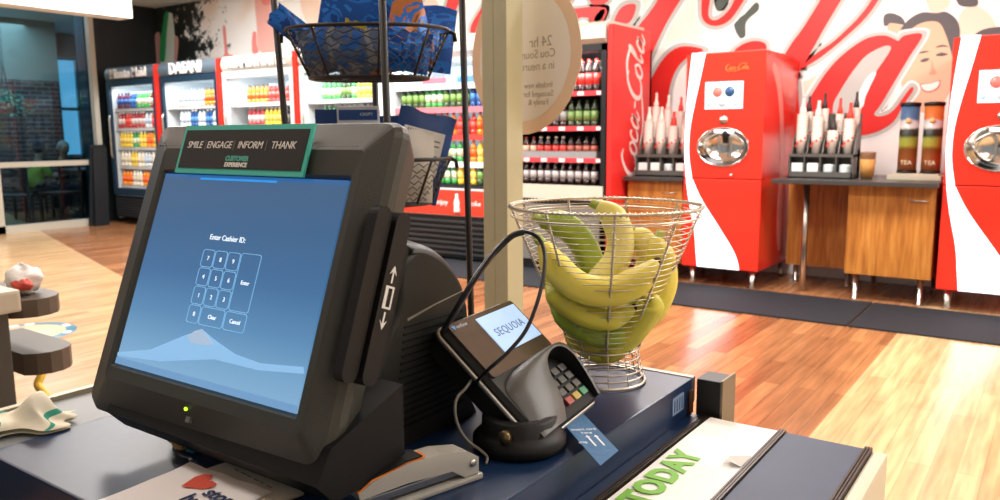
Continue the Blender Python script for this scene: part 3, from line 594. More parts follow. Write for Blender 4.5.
text('lettering', 'a coke', .07, WT, basis((1,0,0), (0,0,1), (0,-1,0), (1.13, -.022, .585)), fp, .002)
MB().box((.0, .0, .03), (1.32, .05, .45)).build('kick_grille', CB, t); sl = MB()
for i in range(7): sl.box((.02, -.03, .07+i*.053), (1.30, .0, .09+i*.053))
sl.build('grille_slats', mat('grille dark slat', '#303438', .5), t)
MB().box((.05, .9, .75), (1.27, .915, 2.0)).build('glow_liner', mat('cooler glow bright', '#cfe2f2', .5, emit=.4), t)  # liner glow paints the bright lit interior, no lightbox behind it
MB().box((.04, .08, .715), (1.28, .9, .76)).build('deck', CB, t)
for z, c in ((.98, '#e9e9ec'), (1.25, '#e0453c'), (1.52, '#e87a86'), (1.75, '#cfd9e6')):
    sh = MB().box((.04, .1, z-.02), (1.28, .9, z)).build('shelf', SHELF, t); MB().box((.04, .08, z-.05), (1.28, .098, z+.006)).build('price_strip', mat('strip '+c, c, .4), sh)
la = bpy.data.lights.new('cooler_lamp', 'AREA'); la.shape = 'RECTANGLE'; la.size = 1.1; la.size_y = .1; la.energy = 11; la.color = (.9, .97, 1)
lo = bpy.data.objects.new('cooler_lamp', la); COL.objects.link(lo); lo.parent = t; lo.location = (.66, .1, 1.97); lo.rotation_euler = (R(25), 0, 0)
for z, s in [(.761, 'g gr g y gr'), (.981, 'y y y g o y'), (1.251, 'o o o rd o'), (1.521, 'gr g gr b')]: bottle_row(-5.75, -4.6, 6.33, z, kk(s), 'soft drink bottle in the open cooler left of the pillar', 'bottles in the open cooler', .082)
for i, (x, wd, c) in enumerate(((-5.45, .3, '#e05560'), (-5.0, .22, '#3f6fc0'))):
    o = MB().box((0, 0, 0), (wd, .02, .055), .003).build('shelf_card', mat('card '+c, c, .4, emit=.1)); o.location = (x, 6.32, 1.765); tag(o, ['red', 'blue'][i]+' price card standing on the top shelf of the open cooler', 'sign')
# black framed cola cooler with its printed red side
t = thing('cola_cooler', 'black-framed cooler of cola bottles with a red script side panel', 'cooler', (-4.45, 6.2, 0)); w_ = 1.17
b = MB(); b.box((0, .05, 0), (.05, .9, 2.0)); b.box((w_-.05, .0, .0), (w_, .9, 2.02)); b.box((0, .87, 0), (w_, .9, 2.0)); b.box((0, .0, 1.96), (w_, .9, 2.02)); b.box((0, .0, 0), (w_, .87, .66)); b.build('cabinet', CB, t)
MB().box((.02, -.012, .67), (w_-.02, 0, .8), .003).build('front_panel', mat('pale front rail', '#d5cdbd', .4), t)
MB().box((.05, -.012, .1), (w_-.05, 0, .62), .003).build('lower_grille', mat('grey grille', '#7c7a74', .4), t)
MB().prism([(0, .0, 2.02), (0, -.04, 2.06), (0, -.03, 2.17), (0, .06, 2.21), (0, .72, 2.21), (0, .72, 2.02)], (w_, 0, 0)).build('header', mat('champagne header', '#cfc9bb', .35, .2), t)
MB().box((.06, .85, .8), (w_-.06, .86, 1.95)).build('liner', mat('cooler dark liner', '#3a3233', .5), t)
for z in (1.03, 1.31, 1.615):
    sh = MB().box((.05, .06, z-.015), (w_-.05, .85, z)).build('shelf', CB, t); st = MB().box((.05, .035, z-.03), (w_-.05, .058, z+.012)).build('price_strip', mat('strip red', '#e2404a', .4), sh)
    MB().box((.05, .0345, z-.004), (.051, .035, z)).build('strip_edge', CB, sh)
    tg = MB()
    for q in range(5): tg.box((.3+q*.19, .031, z-.024), (.36+q*.19, .035, z+.006))
    tg.build('price_tags', WT, st)
pn = MB().box((w_+.02, -.02, 0), (w_+.07, .72, 2.17), .006).build('side_panel', REDP, t)
script('logo_lettering', mat('pale pink lettering', '#f7d9d2', .4), basis((0, .12, .993), (0, -.993, .12), (1, 0, 0), (w_+.071, .46, .84)), 1.28, pn, .003, 1.3)
la = bpy.data.lights.new('cooler_lamp', 'AREA'); la.shape = 'RECTANGLE'; la.size = 1.; la.size_y = .08; la.energy = 20; la.color = (1, .96, .94)
lo = bpy.data.objects.new('cooler_lamp', la); COL.objects.link(lo); lo.parent = t; lo.location = (.58, .07, 1.94); lo.rotation_euler = (R(35), 0, 0)
g = 'bottles in the cola cooler'
bottle_row(-4.36, -3.36, 6.3, 1.616, [('#2a1512', '#c22a22', '#d43a34')], 'cola bottle with red label on the top shelf of the black-framed cooler', g, .075, .27, .034)
bottle_row(-4.36, -3.36, 6.42, 1.616, [('#2a1512', '#c22a22', '#e8e4de')], 'cola bottle with white label behind the front row on the top shelf', g, .075, .30, .034)
bottle_row(-4.36, -3.36, 6.3, 1.311, [('#2a1512', '#1c1c1c', '#3a3634'), ('#2a1512', '#c22a22', '#8a8a88'), ('#2c3a24', '#2c3a24', '#6f8a4a')], 'dark soft drink bottle on the second shelf of the black-framed cooler', g, .08, .24, .034)
bottle_row(-4.36, -3.36, 6.3, 1.031, [('#3a1a14', '#b8372c', '#caa08a'), ('#2a1512', '#e9e4dc', '#c22a22'), ('#2a1512', '#1c1c1c', '#9a4a3a')], 'brown soft drink bottle on the third shelf of the black-framed cooler', g, .08, .2, .034)
bottle_row(-4.36, -3.36, 6.3, .801, [('#2a1512', '#a8a8a8', '#b9b3b4')], 'dark bottle with silver label on the bottom shelf of the black-framed cooler', g, .08, .2, .034)
cd = MB()
for i in range(13): cd.box((-4.3615+i*.08, 6.25, 1.032), (-4.3585+i*.08, 6.4, 1.1))
cd.box((-4.36, 6.246, 1.032), (-3.4, 6.25, 1.1)); tag(cd.build('bottle_tray', [mat('grey tray plastic', '#8e9294', .4)]), 'grey slotted bottle tray on the third shelf of the black-framed cooler', 'tray')

# ================================================================ cafe behind the glass
def skin_body(name, V, E_, m, parent, sub=1):
    me = bpy.data.meshes.new(name); me.from_pydata([v[:3] for v in V], E_, []); o = bpy.data.objects.new(name, me); COL.objects.link(o)
    sk = o.modifiers.new('s', 'SKIN'); sk.use_smooth_shade = True
    for i, v in enumerate(V): me.skin_vertices[0].data[i].radius = (v[3], v[3]*(v[4] if len(v) > 4 else 1))
    me.skin_vertices[0].data[0].use_root = True
    s = o.modifiers.new('u', 'SUBSURF'); s.levels = sub; s.render_levels = sub
    dg = bpy.context.evaluated_depsgraph_get(); m2_ = bpy.data.meshes.new_from_object(o.evaluated_get(dg)); o.modifiers.clear(); o.data = m2_
    m2_.materials.clear(); m2_.materials.append(m)
    for p in m2_.polygons: p.use_smooth = True
    o.parent = parent; return o
def seated(loc, rot, shirt, hair, lb, lean=.12):
    t = thing('person', lb, 'person', loc, R(rot))
    SK = mat('skin tone', '#b98a6c', .6)
    V = [(0,0,.50,.13,.9),(0,.02,.68,.125,.8),(0,lean*.6,.90,.14,.75),(0,lean,1.02,.075),(0,lean+.02,1.10,.052),(0,lean+.05,1.19,.085),(0,lean+.06,1.28,.09)]
    E_ = [(0,1),(1,2),(2,3),(3,4),(4,5),(5,6)]
    for s in (-1, 1):
        n = len(V); V += [(s*.1,.06,.5,.085),(s*.12,.42,.5,.065),(s*.12,.44,.12,.045),(s*.12,.46,.05,.04),(s*.12,.60,.03,.03)]; E_ += [(0,n),(n,n+1),(n+1,n+2),(n+2,n+3),(n+3,n+4)]
        n = len(V); V += [(s*.19,lean,.95,.055),(s*.23,lean+.1,.74,.042),(s*.15,lean+.33,.76,.03),(s*.14,lean+.38,.77,.028)]; E_ += [(2,n),(n,n+1),(n+1,n+2),(n+2,n+3)]
    b = skin_body('body', V, E_, SK, t)
    for s in (-1, 1):
        hx, hy, hz_ = s*.14, lean+.42, .77
        for k in range(5):
            a = (k-1.5)*.016 if k < 4 else -.045*1; L_ = (.06, .075, .07, .055, .045)[k]
            MB().tube([(hx+s*a*.7, hy-.02 if k < 4 else hy-.05, hz_), (hx+s*a, hy+L_*.5-(.02 if k == 4 else 0), hz_+.006), (hx+s*a*1.1, hy+L_-(.03 if k == 4 else 0), hz_-.012)], [.009, .008, .006], 6).build('finger', SK, b)
    sh = [(0,.0,.52,.155,.95),(0,.02,.7,.15,.85),(0,lean*.6,.90,.165,.8),(0,lean,1.0,.09)]; Es = [(0,1),(1,2),(2,3)]
    for s in (-1, 1): n = len(sh); sh += [(s*.2,lean,.95,.072),(s*.235,lean+.09,.76,.058)]; Es += [(2,n),(n,n+1)]
    skin_body('shirt', sh, Es, mat('shirt '+shirt, shirt, .8), t)
    pn_ = [(0,0,.50,.15,.8)]; Ep = []
    for s in (-1, 1): n = len(pn_); pn_ += [(s*.1,.08,.5,.1),(s*.12,.42,.5,.08),(s*.12,.44,.12,.058)]; Ep += [(0,n),(n,n+1),(n+1,n+2)]
    skin_body('trousers', pn_, Ep, mat('dark trousers', '#20242b', .8), t)
    h = MB(); h.sph((0, lean+.03, 1.272), .106, 10, (1, 1.05, 1.1)); h.build('hair', mat('hair '+hair, hair, .8), t)
    fc = MB(); fc.sph((0, lean+.085, 1.235), .092, 10, (.85, .9, 1.15)); fc.sph((0, lean+.172, 1.225), .014, 6); fc.sph((.085, lean+.06, 1.235), .02, 6, (.4, 1, 1.4)); fc.sph((-.085, lean+.06, 1.235), .02, 6, (.4, 1, 1.4))
    f = fc.build('face', SK, t)
    for s in (-1, 1): MB().sph((s*.032, lean+.158, 1.255), .012, 6).build('eye', BLACKP, f)
    MB().box((-.025, lean+.158, 1.18), (.025, lean+.166, 1.188), .003).build('mouth', mat('lips', '#8a4a44', .6), f)
    return t
def wood_chair(x, y, rot, lb):
    t = thing('dining_chair', lb, 'chair', (x, y, 0), R(rot), 'cafe chairs'); WD = mat('dark stained wood', '#4a2d1c', .5)
    MB().box((-.2, -.2, .43), (.2, .22, .465), .01).build('seat', WD, t)
    for sx in (-1, 1):
        MB().box((sx*.18-.016, .18, 0), (sx*.18+.016, .212, .43)).build('leg', WD, t); MB().box((sx*.18-.016, -.212, 0), (sx*.18+.016, -.18, .43)).build('leg', WD, t)
    bk = MB(); [bk.box((sx*.18-.016, -.212, .465), (sx*.18+.016, -.18, .92)) for sx in (-1, 1)]
    for z in (.58, .70, .84): bk.box((-.18, -.206, z), (.18, -.188, z+.06))
    bk.build('backrest', WD, t); return t
def cafe_table(x, y, lb):
    t = thing('cafe_table', lb, 'table', (x, y, 0)); MB().box((-.45, -.35, .72), (.45, .35, .75), .008).build('top', mat('table wood', '#5a4030', .4), t)
    MB().lathe([(.24, 0), (.24, .015), (.03, .03), (.03, .72)], n=16).build('pedestal', mat('black table base', '#1a1a1a', .5), t); return t
cafe_table(-12.85, 6.6, 'cafe table between the seated diners behind the glass')
def diner(x, y, rot, *a): p = seated((x, y, 0), rot, *a); p.scale = (.86, .86, .86); return p
diner(-12.95, 5.86, 0, '#a9b53a', '#1d1714', 'person in a yellow-green shirt with dark hair seated at the cafe table')
diner(-13.62, 6.62, -90, '#33323c', '#8f8a84', 'grey-haired person in a dark top seated facing the glass')
diner(-12.75, 7.34, 180, '#3c2326', '#241a17', 'person in a dark red top seated beside the grey-haired person')
wood_chair(-12.95, 5.84, 0, 'dining chair under the person in the yellow-green shirt')
wood_chair(-13.64, 6.62, -90, 'dining chair under the grey-haired person')
wood_chair(-12.75, 7.36, 180, 'dining chair under the person in the dark red top')
wood_chair(-11.95, 5.15, 60, 'empty dark wooden chair close to the glass'); wood_chair(-12.0, 5.8, 200, 'empty dark wooden chair farthest behind the glass near the coolers')
# hanging plant
t = thing('hanging_plant', 'leafy plant hanging in the cafe window behind the glass', 'plant', (-13.3, 5.74, 1.72))
MB().lathe([(.09, -.12), (.13, 0), (.12, 0), (.08, -.1), (.001, -.1)], n=14).build('pot', mat('plant pot', '#6b7a78', .6), t)
for k in range(3): MB().tube([(.12*math.cos(k*2.1), .12*math.sin(k*2.1), 0), (0, 0, .6), (0, 0, 1.48)], .004, 5).build('cord', BLACKP, t)
lf = MB()
for k in range(170):
    a = random.uniform(0, 6.283); rr = random.uniform(.02, .34); z = .16-rr*rr*2.4+random.uniform(-.12, .1); c = Vector((rr*math.cos(a), rr*math.sin(a), z)); d = Vector((math.cos(a), math.sin(a), random.uniform(-.9, .3))).normalized()*random.uniform(.05, .09); s = d.cross(Vector((0, 0, 1))).normalized()*.018
    lf.add([c, c+d*.5+s, c+d, c+d*.5-s, c+d*.5+Vector((0, 0, .008))], [(0, 1, 4), (1, 2, 4), (2, 3, 4), (3, 0, 4)])
lf.build('foliage', mat('foliage', '#5aa880', .7), t)
# folded dark easel boards leaning at the end of the glazing
fb = MB(); fb.prism([(-11.24, 5.78, .004), (-11.2, 5.78, .004), (-11.26, 5.9, 1.14), (-11.29, 5.9, 1.14)], (0, .22, 0)); fb.prism([(-11.16, 5.82, .004), (-11.13, 5.82, .004), (-11.23, 5.92, 1.1), (-11.255, 5.92, 1.1)], (0, .2, 0))
tag(fb.build('folded_board', [mat('dark board', '#0b1218', .5)]), 'dark folded board leaning at the end of the glazed wall beside the leftmost cooler', 'board')

# ================================================================ pillar with paper disc
PX, PY = -1.275, 1.885
p_ = MB(); w1, w2 = .082, .078
pc = dep(507, 150, 2.2); px, py = pc.x, pc.y
p_.box((px-w1, py, 0), (px-w1*.54, py+w2, 3.2)); p_.box((px-w1*.525, py, 0), (px, py+w2, 3.2)); p_.box((px-w1*.9, py+.003, 0), (px-.02, py+w2-.003, 3.199))
struct(p_.build('trim_3', CREAM))
t = thing('paper_disc', 'round tan-edged paper sign with mirrored print hanging behind the cream pillar', 'sign', (0, 0, 0))
dc = dep(523, 56, 2.36); nrm = Vector((math.sin(R(12)), math.cos(R(12)), 0)); xr = nrm.cross(Vector((0, 0, 1)))*1.0; 
if xr.dot(CR) < 0: xr = -xr
t.location = dc; BM = basis(xr, (0, 0, 1), xr.cross(Vector((0, 0, 1))), (0, 0, 0)); rad = 78*2.36/F
n = 30; ed = [(math.cos(2*math.pi*k/n)*rad*(1+random.uniform(-.012, .012)), math.sin(2*math.pi*k/n)*rad*(1+random.uniform(-.012, .012))) for k in range(n)]
MB().prism([(x, y, 0) for x, y in ed], (0, 0, .0012)).build('paper', mat('tan kraft paper', '#e8c9a8', .8), t, X=BM)
MB().prism([(x*.83, y*.83, .0012) for x, y in ed], (0, 0, .0008)).build('inner_disc', mat('off white paper', '#e9e1d4', .8), t, X=BM)
tx = mat('faded print', '#a59683', .8); MIR = Matrix.Diagonal((-1, 1, 1, 1))
for s, x, y, sz in (('24 hr', .055, .034, .042), ('Cou Soun', .045, .0, .034), ('in a neuro', .04, -.034, .034), ('Include new', .045, -.088, .024), ('Sausaged for', .045, -.113, .024), ('Family &', .045, -.137, .024)):
    text('lettering', s, sz, tx, BM @ Matrix.Translation((x+.02, y, .0021)) @ MIR, t, .0003)
MB().tube([(0, rad*.97, 0), (0, 3.2-dc.z, -.0)], .0015, 6).build('string', LGREYP, t, X=BM)

# ================================================================ checkout counter
UX0, UX1, UY0, UY1, UZ, LZ = -1.02, -.44, .38, 1.12, .90, .845
t = thing('checkout_counter', 'navy-topped checkout counter with a conveyor section in the foreground', 'counter', (0, 0, 0))
MB().box((UX0, UY0, .76), (UX1, UY1, UZ), .003).build('raised_top', BLUE, t)
MB().box((UX0-.0, UY0+.02, 0), (UX1-.02, UY1-.02, .76)).build('body', VDARK, t)
MB().box((UX1, .2, .70), (-.418, UY1, LZ), .002).build('lower_ledge', BLUE, t)
MB().box((UX1, .2, 0), (-.18, UY1-.02, .70)).build('belt_body', VDARK, t)
MB().box((-.418, .2, .70), (-.185, UY1, LZ-.004), .002).build('belt_bed', BLUE, t)
BR = mat('bronze rail', '#3a2c22', .4, .6)
for x in (-.416, -.3035, -.190):
    mb = MB()
    for dx in (-.0035, 0, .0035): mb.box((x+dx-.0012, .2, LZ-.004), (x+dx+.0012, UY1+.001, LZ+.0035))
    mb.box((x-.005, .2, LZ-.004), (x+.005, UY1+.001, LZ+.0005)); mb.build('metal_rail', BR, t)
MB().box((-.2975, .2, LZ-.004), (-.196, UY1-.002, LZ+.0005)).build('belt', BLUE2, t)
MB().box((-.185, .2, .72), (-.166, UY1+.002, LZ-.001), .006).build('side_trim', mat('cream side trim', '#d9d2bb', .5), t)
MB().box((UX0+.02, UY1, .86), (UX1-.0, UY1+.012, UZ+.001), .002).build('edge_trim', mat('brushed aluminium', '#8d877b', .4, .7), t)
MB().box((-1.15, .2, .82), (UX0-.004, .95, .896), .002).build('side_ledge', mat('grey ledge laminate', '#858a8c', .45), t)
MB().box((-1.165, .2, .80), (-1.151, .95, .903), .003).build('ledge_rail', mat('ledge metal edge', '#a89c86', .35, .7), t)
st = MB().box((-.4398, 1.045, .862), (-.4388, 1.085, .888)).build('sticker', mat('sticker pale blue', '#6f86a3', .5), t)
for i in range(4): MB().box((-.4388, 1.05+i*.009, .866), (-.4384, 1.054+i*.009, .884)).build('sticker_mark', mat('sticker mark', '#3d5578', .5), st)
MB().box((-.437, 1.1, .85), (-.434, 1.112, .885), .001).build('hinge', mat('worn copper', '#6a4634', .4, .6), t)
t = thing('end_post', 'dark grey end box with a bare metal side at the far end of the counter', 'end box', (0, 0, 0))
MB().box((-.436, 1.127, .70), (-.398, 1.175, .8985), .002).build('casing', mat('post dark metal', '#2b2a27', .5, .2), t); MB().box((-.3975, 1.124, .70), (-.394, 1.18, .9015)).build('side_plate', mat('tan bare plate', '#857660', .5, .2), t)
# sheet lying on the belt section
t = thing('promo_sheet', 'white printed sheet with green TODAY lettering lying between the counter rails', 'sheet', (0, 0, 0))
sm = MB(); N_ = 12; x0, x1, y0, y1 = -.4085, -.3095, .2, 1.116
vs = []
for j in range(N_+1):
    for i in range(5):
        x = x0+(x1-x0)*i/4; y = y0+(y1-y0)*j/N_; z = LZ+.0012+.0006*math.sin(j*1.3+i)
        vs.append((x, y, z))
fs = [(j*5+i, j*5+i+1, (j+1)*5+i+1, (j+1)*5+i) for j in range(N_) for i in range(4)]; sm.add(vs, fs, True)
sm.add([(v[0], v[1], v[2]-.0004) for v in vs], [f[::-1] for f in fs]); sm.build('sheet', PAPER, t)
cq = MB().prism([(-.3105, 1.005, LZ+.002), (-.3335, .985, LZ+.003), (-.3105, .962, LZ+.002)], (0, 0, .0005)).add([(-.3335, .985, LZ+.0036), (-.3105, .962, LZ+.0026), (-.326, .955, LZ+.010)], [(0, 1, 2), (2, 1, 0)]).build('torn_corner', mat('paper shade', '#cfc9c2', .8), t)
GRN = mat('lime green print', '#7fc242', .6)
text('lettering', 'TODAY', .050, GRN, basis((0, 1, 0), (-1, 0, 0), (0, 0, 1), (-.379, .880, LZ+.0026)), t, .0004, sp=1.04, bold=.0022)

# ================================================================ point of sale terminal
t = thing('pos_terminal', 'large dark grey touch-screen cash register terminal showing a blue keypad screen', 'register', (-.72, .62, UZ)); LT = local(t)
MT = R(20.5); A_ = Vector((math.cos(.014), math.sin(.014), 0)); nv = Vector((math.sin(.014), -math.cos(.014), 0)); B_ = (Vector((0, 0, -math.cos(MT)))+nv*math.sin(MT)).normalized(); NN = A_.cross(B_)
TL = Vector((-.874, .544, 1.226))
HX = LT @ basis(A_, NN, -B_, TL)        # head frame: x right, y away from viewer, z up the screen
SW, SH = .304, .228
def ring_loft(mb, loops, closed=True, sm=False):
    n = len(loops[0]); vs = [p for l in loops for p in l]; mb.add(vs, [(i*n+k, (i+1)*n+k, (i+1)*n+(k+1) % n, i*n+(k+1) % n) for i in range(len(loops)-1) for k in range(n)], sm); return mb
def rl(x0, z0, x1, z1, r, y, n=4): return [(x, y, z) for x, z in rrect(x0, z0, x1, z1, r, n)]
bz = MB()
ring_loft(bz, [rl(-.0, -SH, SW, .0, .002, .006), rl(-.004, -SH-.004, SW+.004, .004, .003, .0), rl(-.010, -SH-.017, SW+.014, .030, .006, -.001), rl(-.058, -SH-.052, SW+.030, .064, .014, .018), rl(-.064, -SH-.060, SW+.034, .068, .016, .026), rl(-.064, -SH-.060, SW+.034, .068, .016, .036), rl(-.03, -SH-.04, SW+.025, .05, .014, .06)])
m_ = len(bz.v)-20; bz.f.append(tuple(range(m_, m_+20))[::-1]); bz.mi.append(0); bz.sm.append(False)
bz.build('bezel', GREYB, t, X=HX, fix=True)
def scrmat():
    m = bpy.data.materials.new('register screen'); m.use_nodes = True; N, L, b = nodes_of(m); MATS['scr'] = m
    b.inputs['Base Color'].default_value = (.01, .015, .02, 1); b.inputs['Roughness'].default_value = .25
    tc = N.new('ShaderNodeTexCoord'); sp = N.new('ShaderNodeSeparateXYZ'); L.new(tc.outputs['Generated'], sp.inputs[0])
    r = ramp(m.node_tree, [(0, '#8fbce0'), (.12, '#7fb0d8'), (.3, '#5f93c0'), (.5, '#4576a6'), (.75, '#3f6a96'), (.97, '#43688f'), (1., '#2d6fb4')]); L.new(sp.outputs['Z'], r.inputs[0])
    L.new(r.outputs[0], b.inputs['Emission Color']); b.inputs['Emission Strength'].default_value = .85; return m
SCR = scrmat()
so = MB().box((.0005, .002, -SH+.0005), (SW-.0005, .006, -.0005)).build('screen', SCR, t, X=HX)
def emi(n, c, e=.9): return mat(n, c, .4, emit=e)
LN = emi('screen line blue', '#7fb4dc', .75); TXT = emi('screen text white', '#e6f2fb', .9)
def sx(x, z, y=.0018): return HX @ basis((1, 0, 0), (0, 0, 1), (0, -1, 0), (x, y, z))
# wallpaper dune
dn = [(.0, -.215), (.06, -.203), (.11, -.181), (.139, -.170), (.165, -.178), (.2, -.187), (.24, -.190), (.3, -.184), (.303, -.190), (.24, -.197), (.17, -.197), (.08, -.213), (.0, -.219)]
MB().prism([(x, .0016, z) for x, z in dn], (0, .0005, 0)).build('wallpaper_dune', emi('dune pale', '#7fb0da', .8), so, X=HX)
MB().prism([(x, .0012, z) for x, z in [(.118, -.180), (.128, -.173), (.139, -.1695), (.15, -.175), (.165, -.183), (.145, -.186), (.125, -.186)]], (0, .0004, 0)).build('wallpaper_dune', emi('dune warm', '#98b0ca', .8), so, X=HX)
MB().box((.0, .0014, -.2275), (SW, .002, -.220)).build('task_bar', emi('task bar', '#6c9ccb', .6), so, X=HX)
MB().box((.07, .0014, -.006), (.20, .002, -.0038)).build('status_line', emi('status blue', '#2f9af0', .8), so, X=HX)
text('screen_text', 'Enter Cashier ID:', .0085, TXT, sx(.143, -.0705), so, .0002)
kp = MB()
def outl(x0, z0, x1, z1, r=.003):
    P = [(x, .0014, z) for x, z in rrect(x0, z0, x1, z1, r, 3)]; kp.tube(P, .00038, 4, True)
gx, gz, cw, rh = .108, -.166, .0215, .0205
cells = []
for i in range(3):
    for j in range(3): outl(gx+i*cw+.0008, gz+(j+1)*rh+.0008, gx+(i+1)*cw-.0008, gz+(j+2)*rh-.0008); cells.append((gx+(i+.5)*cw, gz+(j+1.5)*rh, '%d' % (1+i+3*j)))
outl(gx+.0008, gz+.0008, gx+cw-.0008, gz+rh-.0008); cells.append((gx+.5*cw, gz+.5*rh, '0'))
outl(gx+cw+.0008, gz+.0008, gx+2.9*cw-.0008, gz+rh-.0008); outl(gx+2.9*cw+.0008, gz+.0008, gx+4.5*cw, gz+rh-.0008); outl(gx+3*cw+.0008, gz+rh+.0008, gx+4.5*cw, gz+4*rh)
kp.build('keypad_outline', LN, so, X=HX)
cells += [(gx+1.95*cw, gz+.5*rh, 'Clear'), (gx+3.7*cw, gz+.5*rh, 'Cancel'), (gx+3.75*cw, gz+2.5*rh, 'Enter')]
for x, z, s in cells: text('screen_text', s, .0068 if len(s) == 1 else .0062, TXT, sx(x, z), so, .0002)
# sign strip taped over the top of the bezel
sg = MB().box((.029, -.006, -.001), (.246, -.0035, .056)).build('slogan_sign', mat('teal sign border', '#4cc6b2', .5), t, X=HX)
sg['label'] = 'teal-bordered black slogan sign'
MB().box((.034, -.0068, .005), (.241, -.006, .050)).build('sign_panel', mat('sign black', '#1a1817', .5), sg, X=HX)
SGT = mat('sign lettering', '#f2eee6', .5)
for s, x in (('SMILE', .0535), ('ENGAGE', .0975), ('INFORM', .1505), ('THANK', .204)):
    text('lettering', s, .0116, SGT, sx(x+.003, .032, -.0070), sg, .0003, shear=.12, sp=.95)
for x in (.0735, .1240, .1775): MB().box((x+.002, -.0072, .026), (x+.0025, -.0068, .038)).build('lettering_bar', mat('sign dim bar', '#8d8982', .5), sg, X=HX)
text('lettering', 'CUSTOMER', .0075, mat('teal lettering', '#58b7a2', .5), sx(.137, .0165, -.0070), sg, .0003, bold=.0004)
text('lettering', 'EXPERIENCE', .0068, SGT, sx(.137, .0095, -.0070), sg, .0003, bold=.0003)
# speaker holes, lamp, key
sh_ = MB()
for gx0, nx_ in ((.252, 10), (-.026, 9)):
    for i in range(nx_):
        for j in range(6): x = gx0+i*.0058+(j % 2)*.0029; z = .034+j*.0042; y = -.001+(z-.030)/.030*.019; sh_.sph((x, y+.0004, z), .0011, 4)
sh_.build('speaker_holes', VDARK, t, X=HX)
MB().sph((.143, .0030, -SH-.025), .0026, 8, (1, .5, .8)).build('power_lamp', mat('green lamp', '#b8ff2a', .4, emit=2.5), t, X=HX)
MB().box((.143, .0055, -SH-.0385), (.1495, .0125, -SH-.0325), .0008).build('power_button', mat('grey button', '#6d6d66', .4), t, X=HX)
# card reader rails on the right of the head
for a0, a1, n0, n1, nm_ in ((.340, .352, .0, .0205, 'card_reader'), (.340, .356, .0235, .0445, 'card_reader_rail')):
    pr = [(n, z) for n, z in rrect(n0, -.190, n1, -.022, min(.014, (n1-n0)/2.1), 4)]
    o = MB().prism([(a0, n, z) for n, z in pr], (a1-a0, 0, 0)).build(nm_, BLACKP, t, X=HX)
MB().box((.338, .012, -.17), (.346, .06, -.05)).build('reader_mount', VDARK, t, X=HX)
ic = MB()
def icon(pts): ic.prism([(.3562, .034+p[0], -.105+p[1]) for p in pts], (.0006, 0, 0))
icon([(-.001, .014), (.001, .014), (.001, .026), (-.001, .026)]); icon([(-.005, .022), (0, .031), (.005, .022), (0, .026)])
icon([(-.001, -.014), (.001, -.014), (.001, -.026), (-.001, -.026)]); icon([(-.005, -.022), (0, -.026), (.005, -.022), (0, -.031)])
icon([(-.006, -.011), (.006, -.011), (.006, -.009), (-.006, -.009)]); icon([(-.006, .009), (.006, .009), (.006, .011), (-.006, .011)]); icon([(.004, -.009), (.006, -.009), (.006, .009), (.004, .009)]); icon([(-.006, -.009), (-.002, -.009), (-.002, .009), (-.006, .009)])
ic.build('swipe_arrows', mat('icon white', '#e2e0da', .5), t, X=HX)
# base cabinet and rear body (side profile seen from the right)
prof = [(.562, UZ+.001), (.60, .965), (.635, 1.02), (.662, 1.075), (.668, 1.118), (.682, 1.136), (.709, 1.143), (.735, 1.137), (.762, 1.122), (.788, 1.097), (.803, 1.068), (.809, 1.02), (.814, UZ+.001)]
prof = [prof[0]]+[(p.x, p.y) for p in smooth([(a, b, 0) for a, b in prof[1:]], 4, False)]
cx_ = .70
def inset(d): return [(y+(d if y < cx_ else -d)*(0 if z < .91 else 1), z-(d if z > 1.05 else 0)) for y, z in prof]
bm_ = MB(); ring_loft(bm_, [[(-.84, y, z) for y, z in inset(.02)], [(-.82, y, z) for y, z in prof], [(-.655, y, z) for y, z in prof], [(-.632, y, z) for y, z in inset(.003)], [(-.622, y, z) for y, z in inset(.008)], [(-.619, y, z) for y, z in inset(.012)]], True, True)
n_ = len(prof); q = len(bm_.v)-n_; bm_.f += [tuple(range(q, q+n_)), tuple(range(n_))[::-1]]; bm_.mi += [0, 0]; bm_.sm += [False, False]
bd = bm_.build('rear_body', DGREY, t, X=LT, fix=True)
MB().prism([(-.6192, y, z) for y, z in [(.682, 1.052), (.73, 1.062), (.786, 1.070), (.786, 1.0712), (.73, 1.0635), (.682, 1.055)]], (.0012, 0, 0)).build('seam_highlight', mat('seam highlight', '#8a8a82', .3, .5), bd, X=LT)  # pale strip paints the highlight running along the side seam
MB().box((-.80, .668, 1.1365), (-.66, .70, 1.1475), .003).build('top_slot', VDARK, bd, X=LT)
vn = MB()
for i in range(15):
    z = .925+i*.0085; vn.box((-.6195, .655+.004*(i % 2)*0+i*.0015, z), (-.6178, .786, z+.0028))
vn.build('side_vents', VDARK, bd, X=LT)
pl = MB(); pl.prism([(-.885, .56, .934), (-.885, .478, .932), (-.885, .457, .955), (-.885, .477, .985), (-.885, .575, 1.02), (-.885, .575, .934)], (.355, 0, 0)); pl.prism([(-.87, .55, UZ+.001), (-.87, .55, .934), (-.87, .60, .934), (-.87, .60, UZ+.001)], (.27, 0, 0)); pl.build('plinth', VDARK, t, X=LT)
MB().box((-.80, .58, .98), (-.63, .68, 1.10), .01).build('neck', VDARK, t, X=LT)
# small printer behind left
t = tag(MB().box((-1.0, .83, UZ+.0005), (-.93, .96, 1.02), .006).box((-.99, .84, 1.02), (-.94, .95, 1.026), .002).build('slip_printer', [BLACKP]), 'small black box printer peeking out behind the left edge of the register', 'printer')
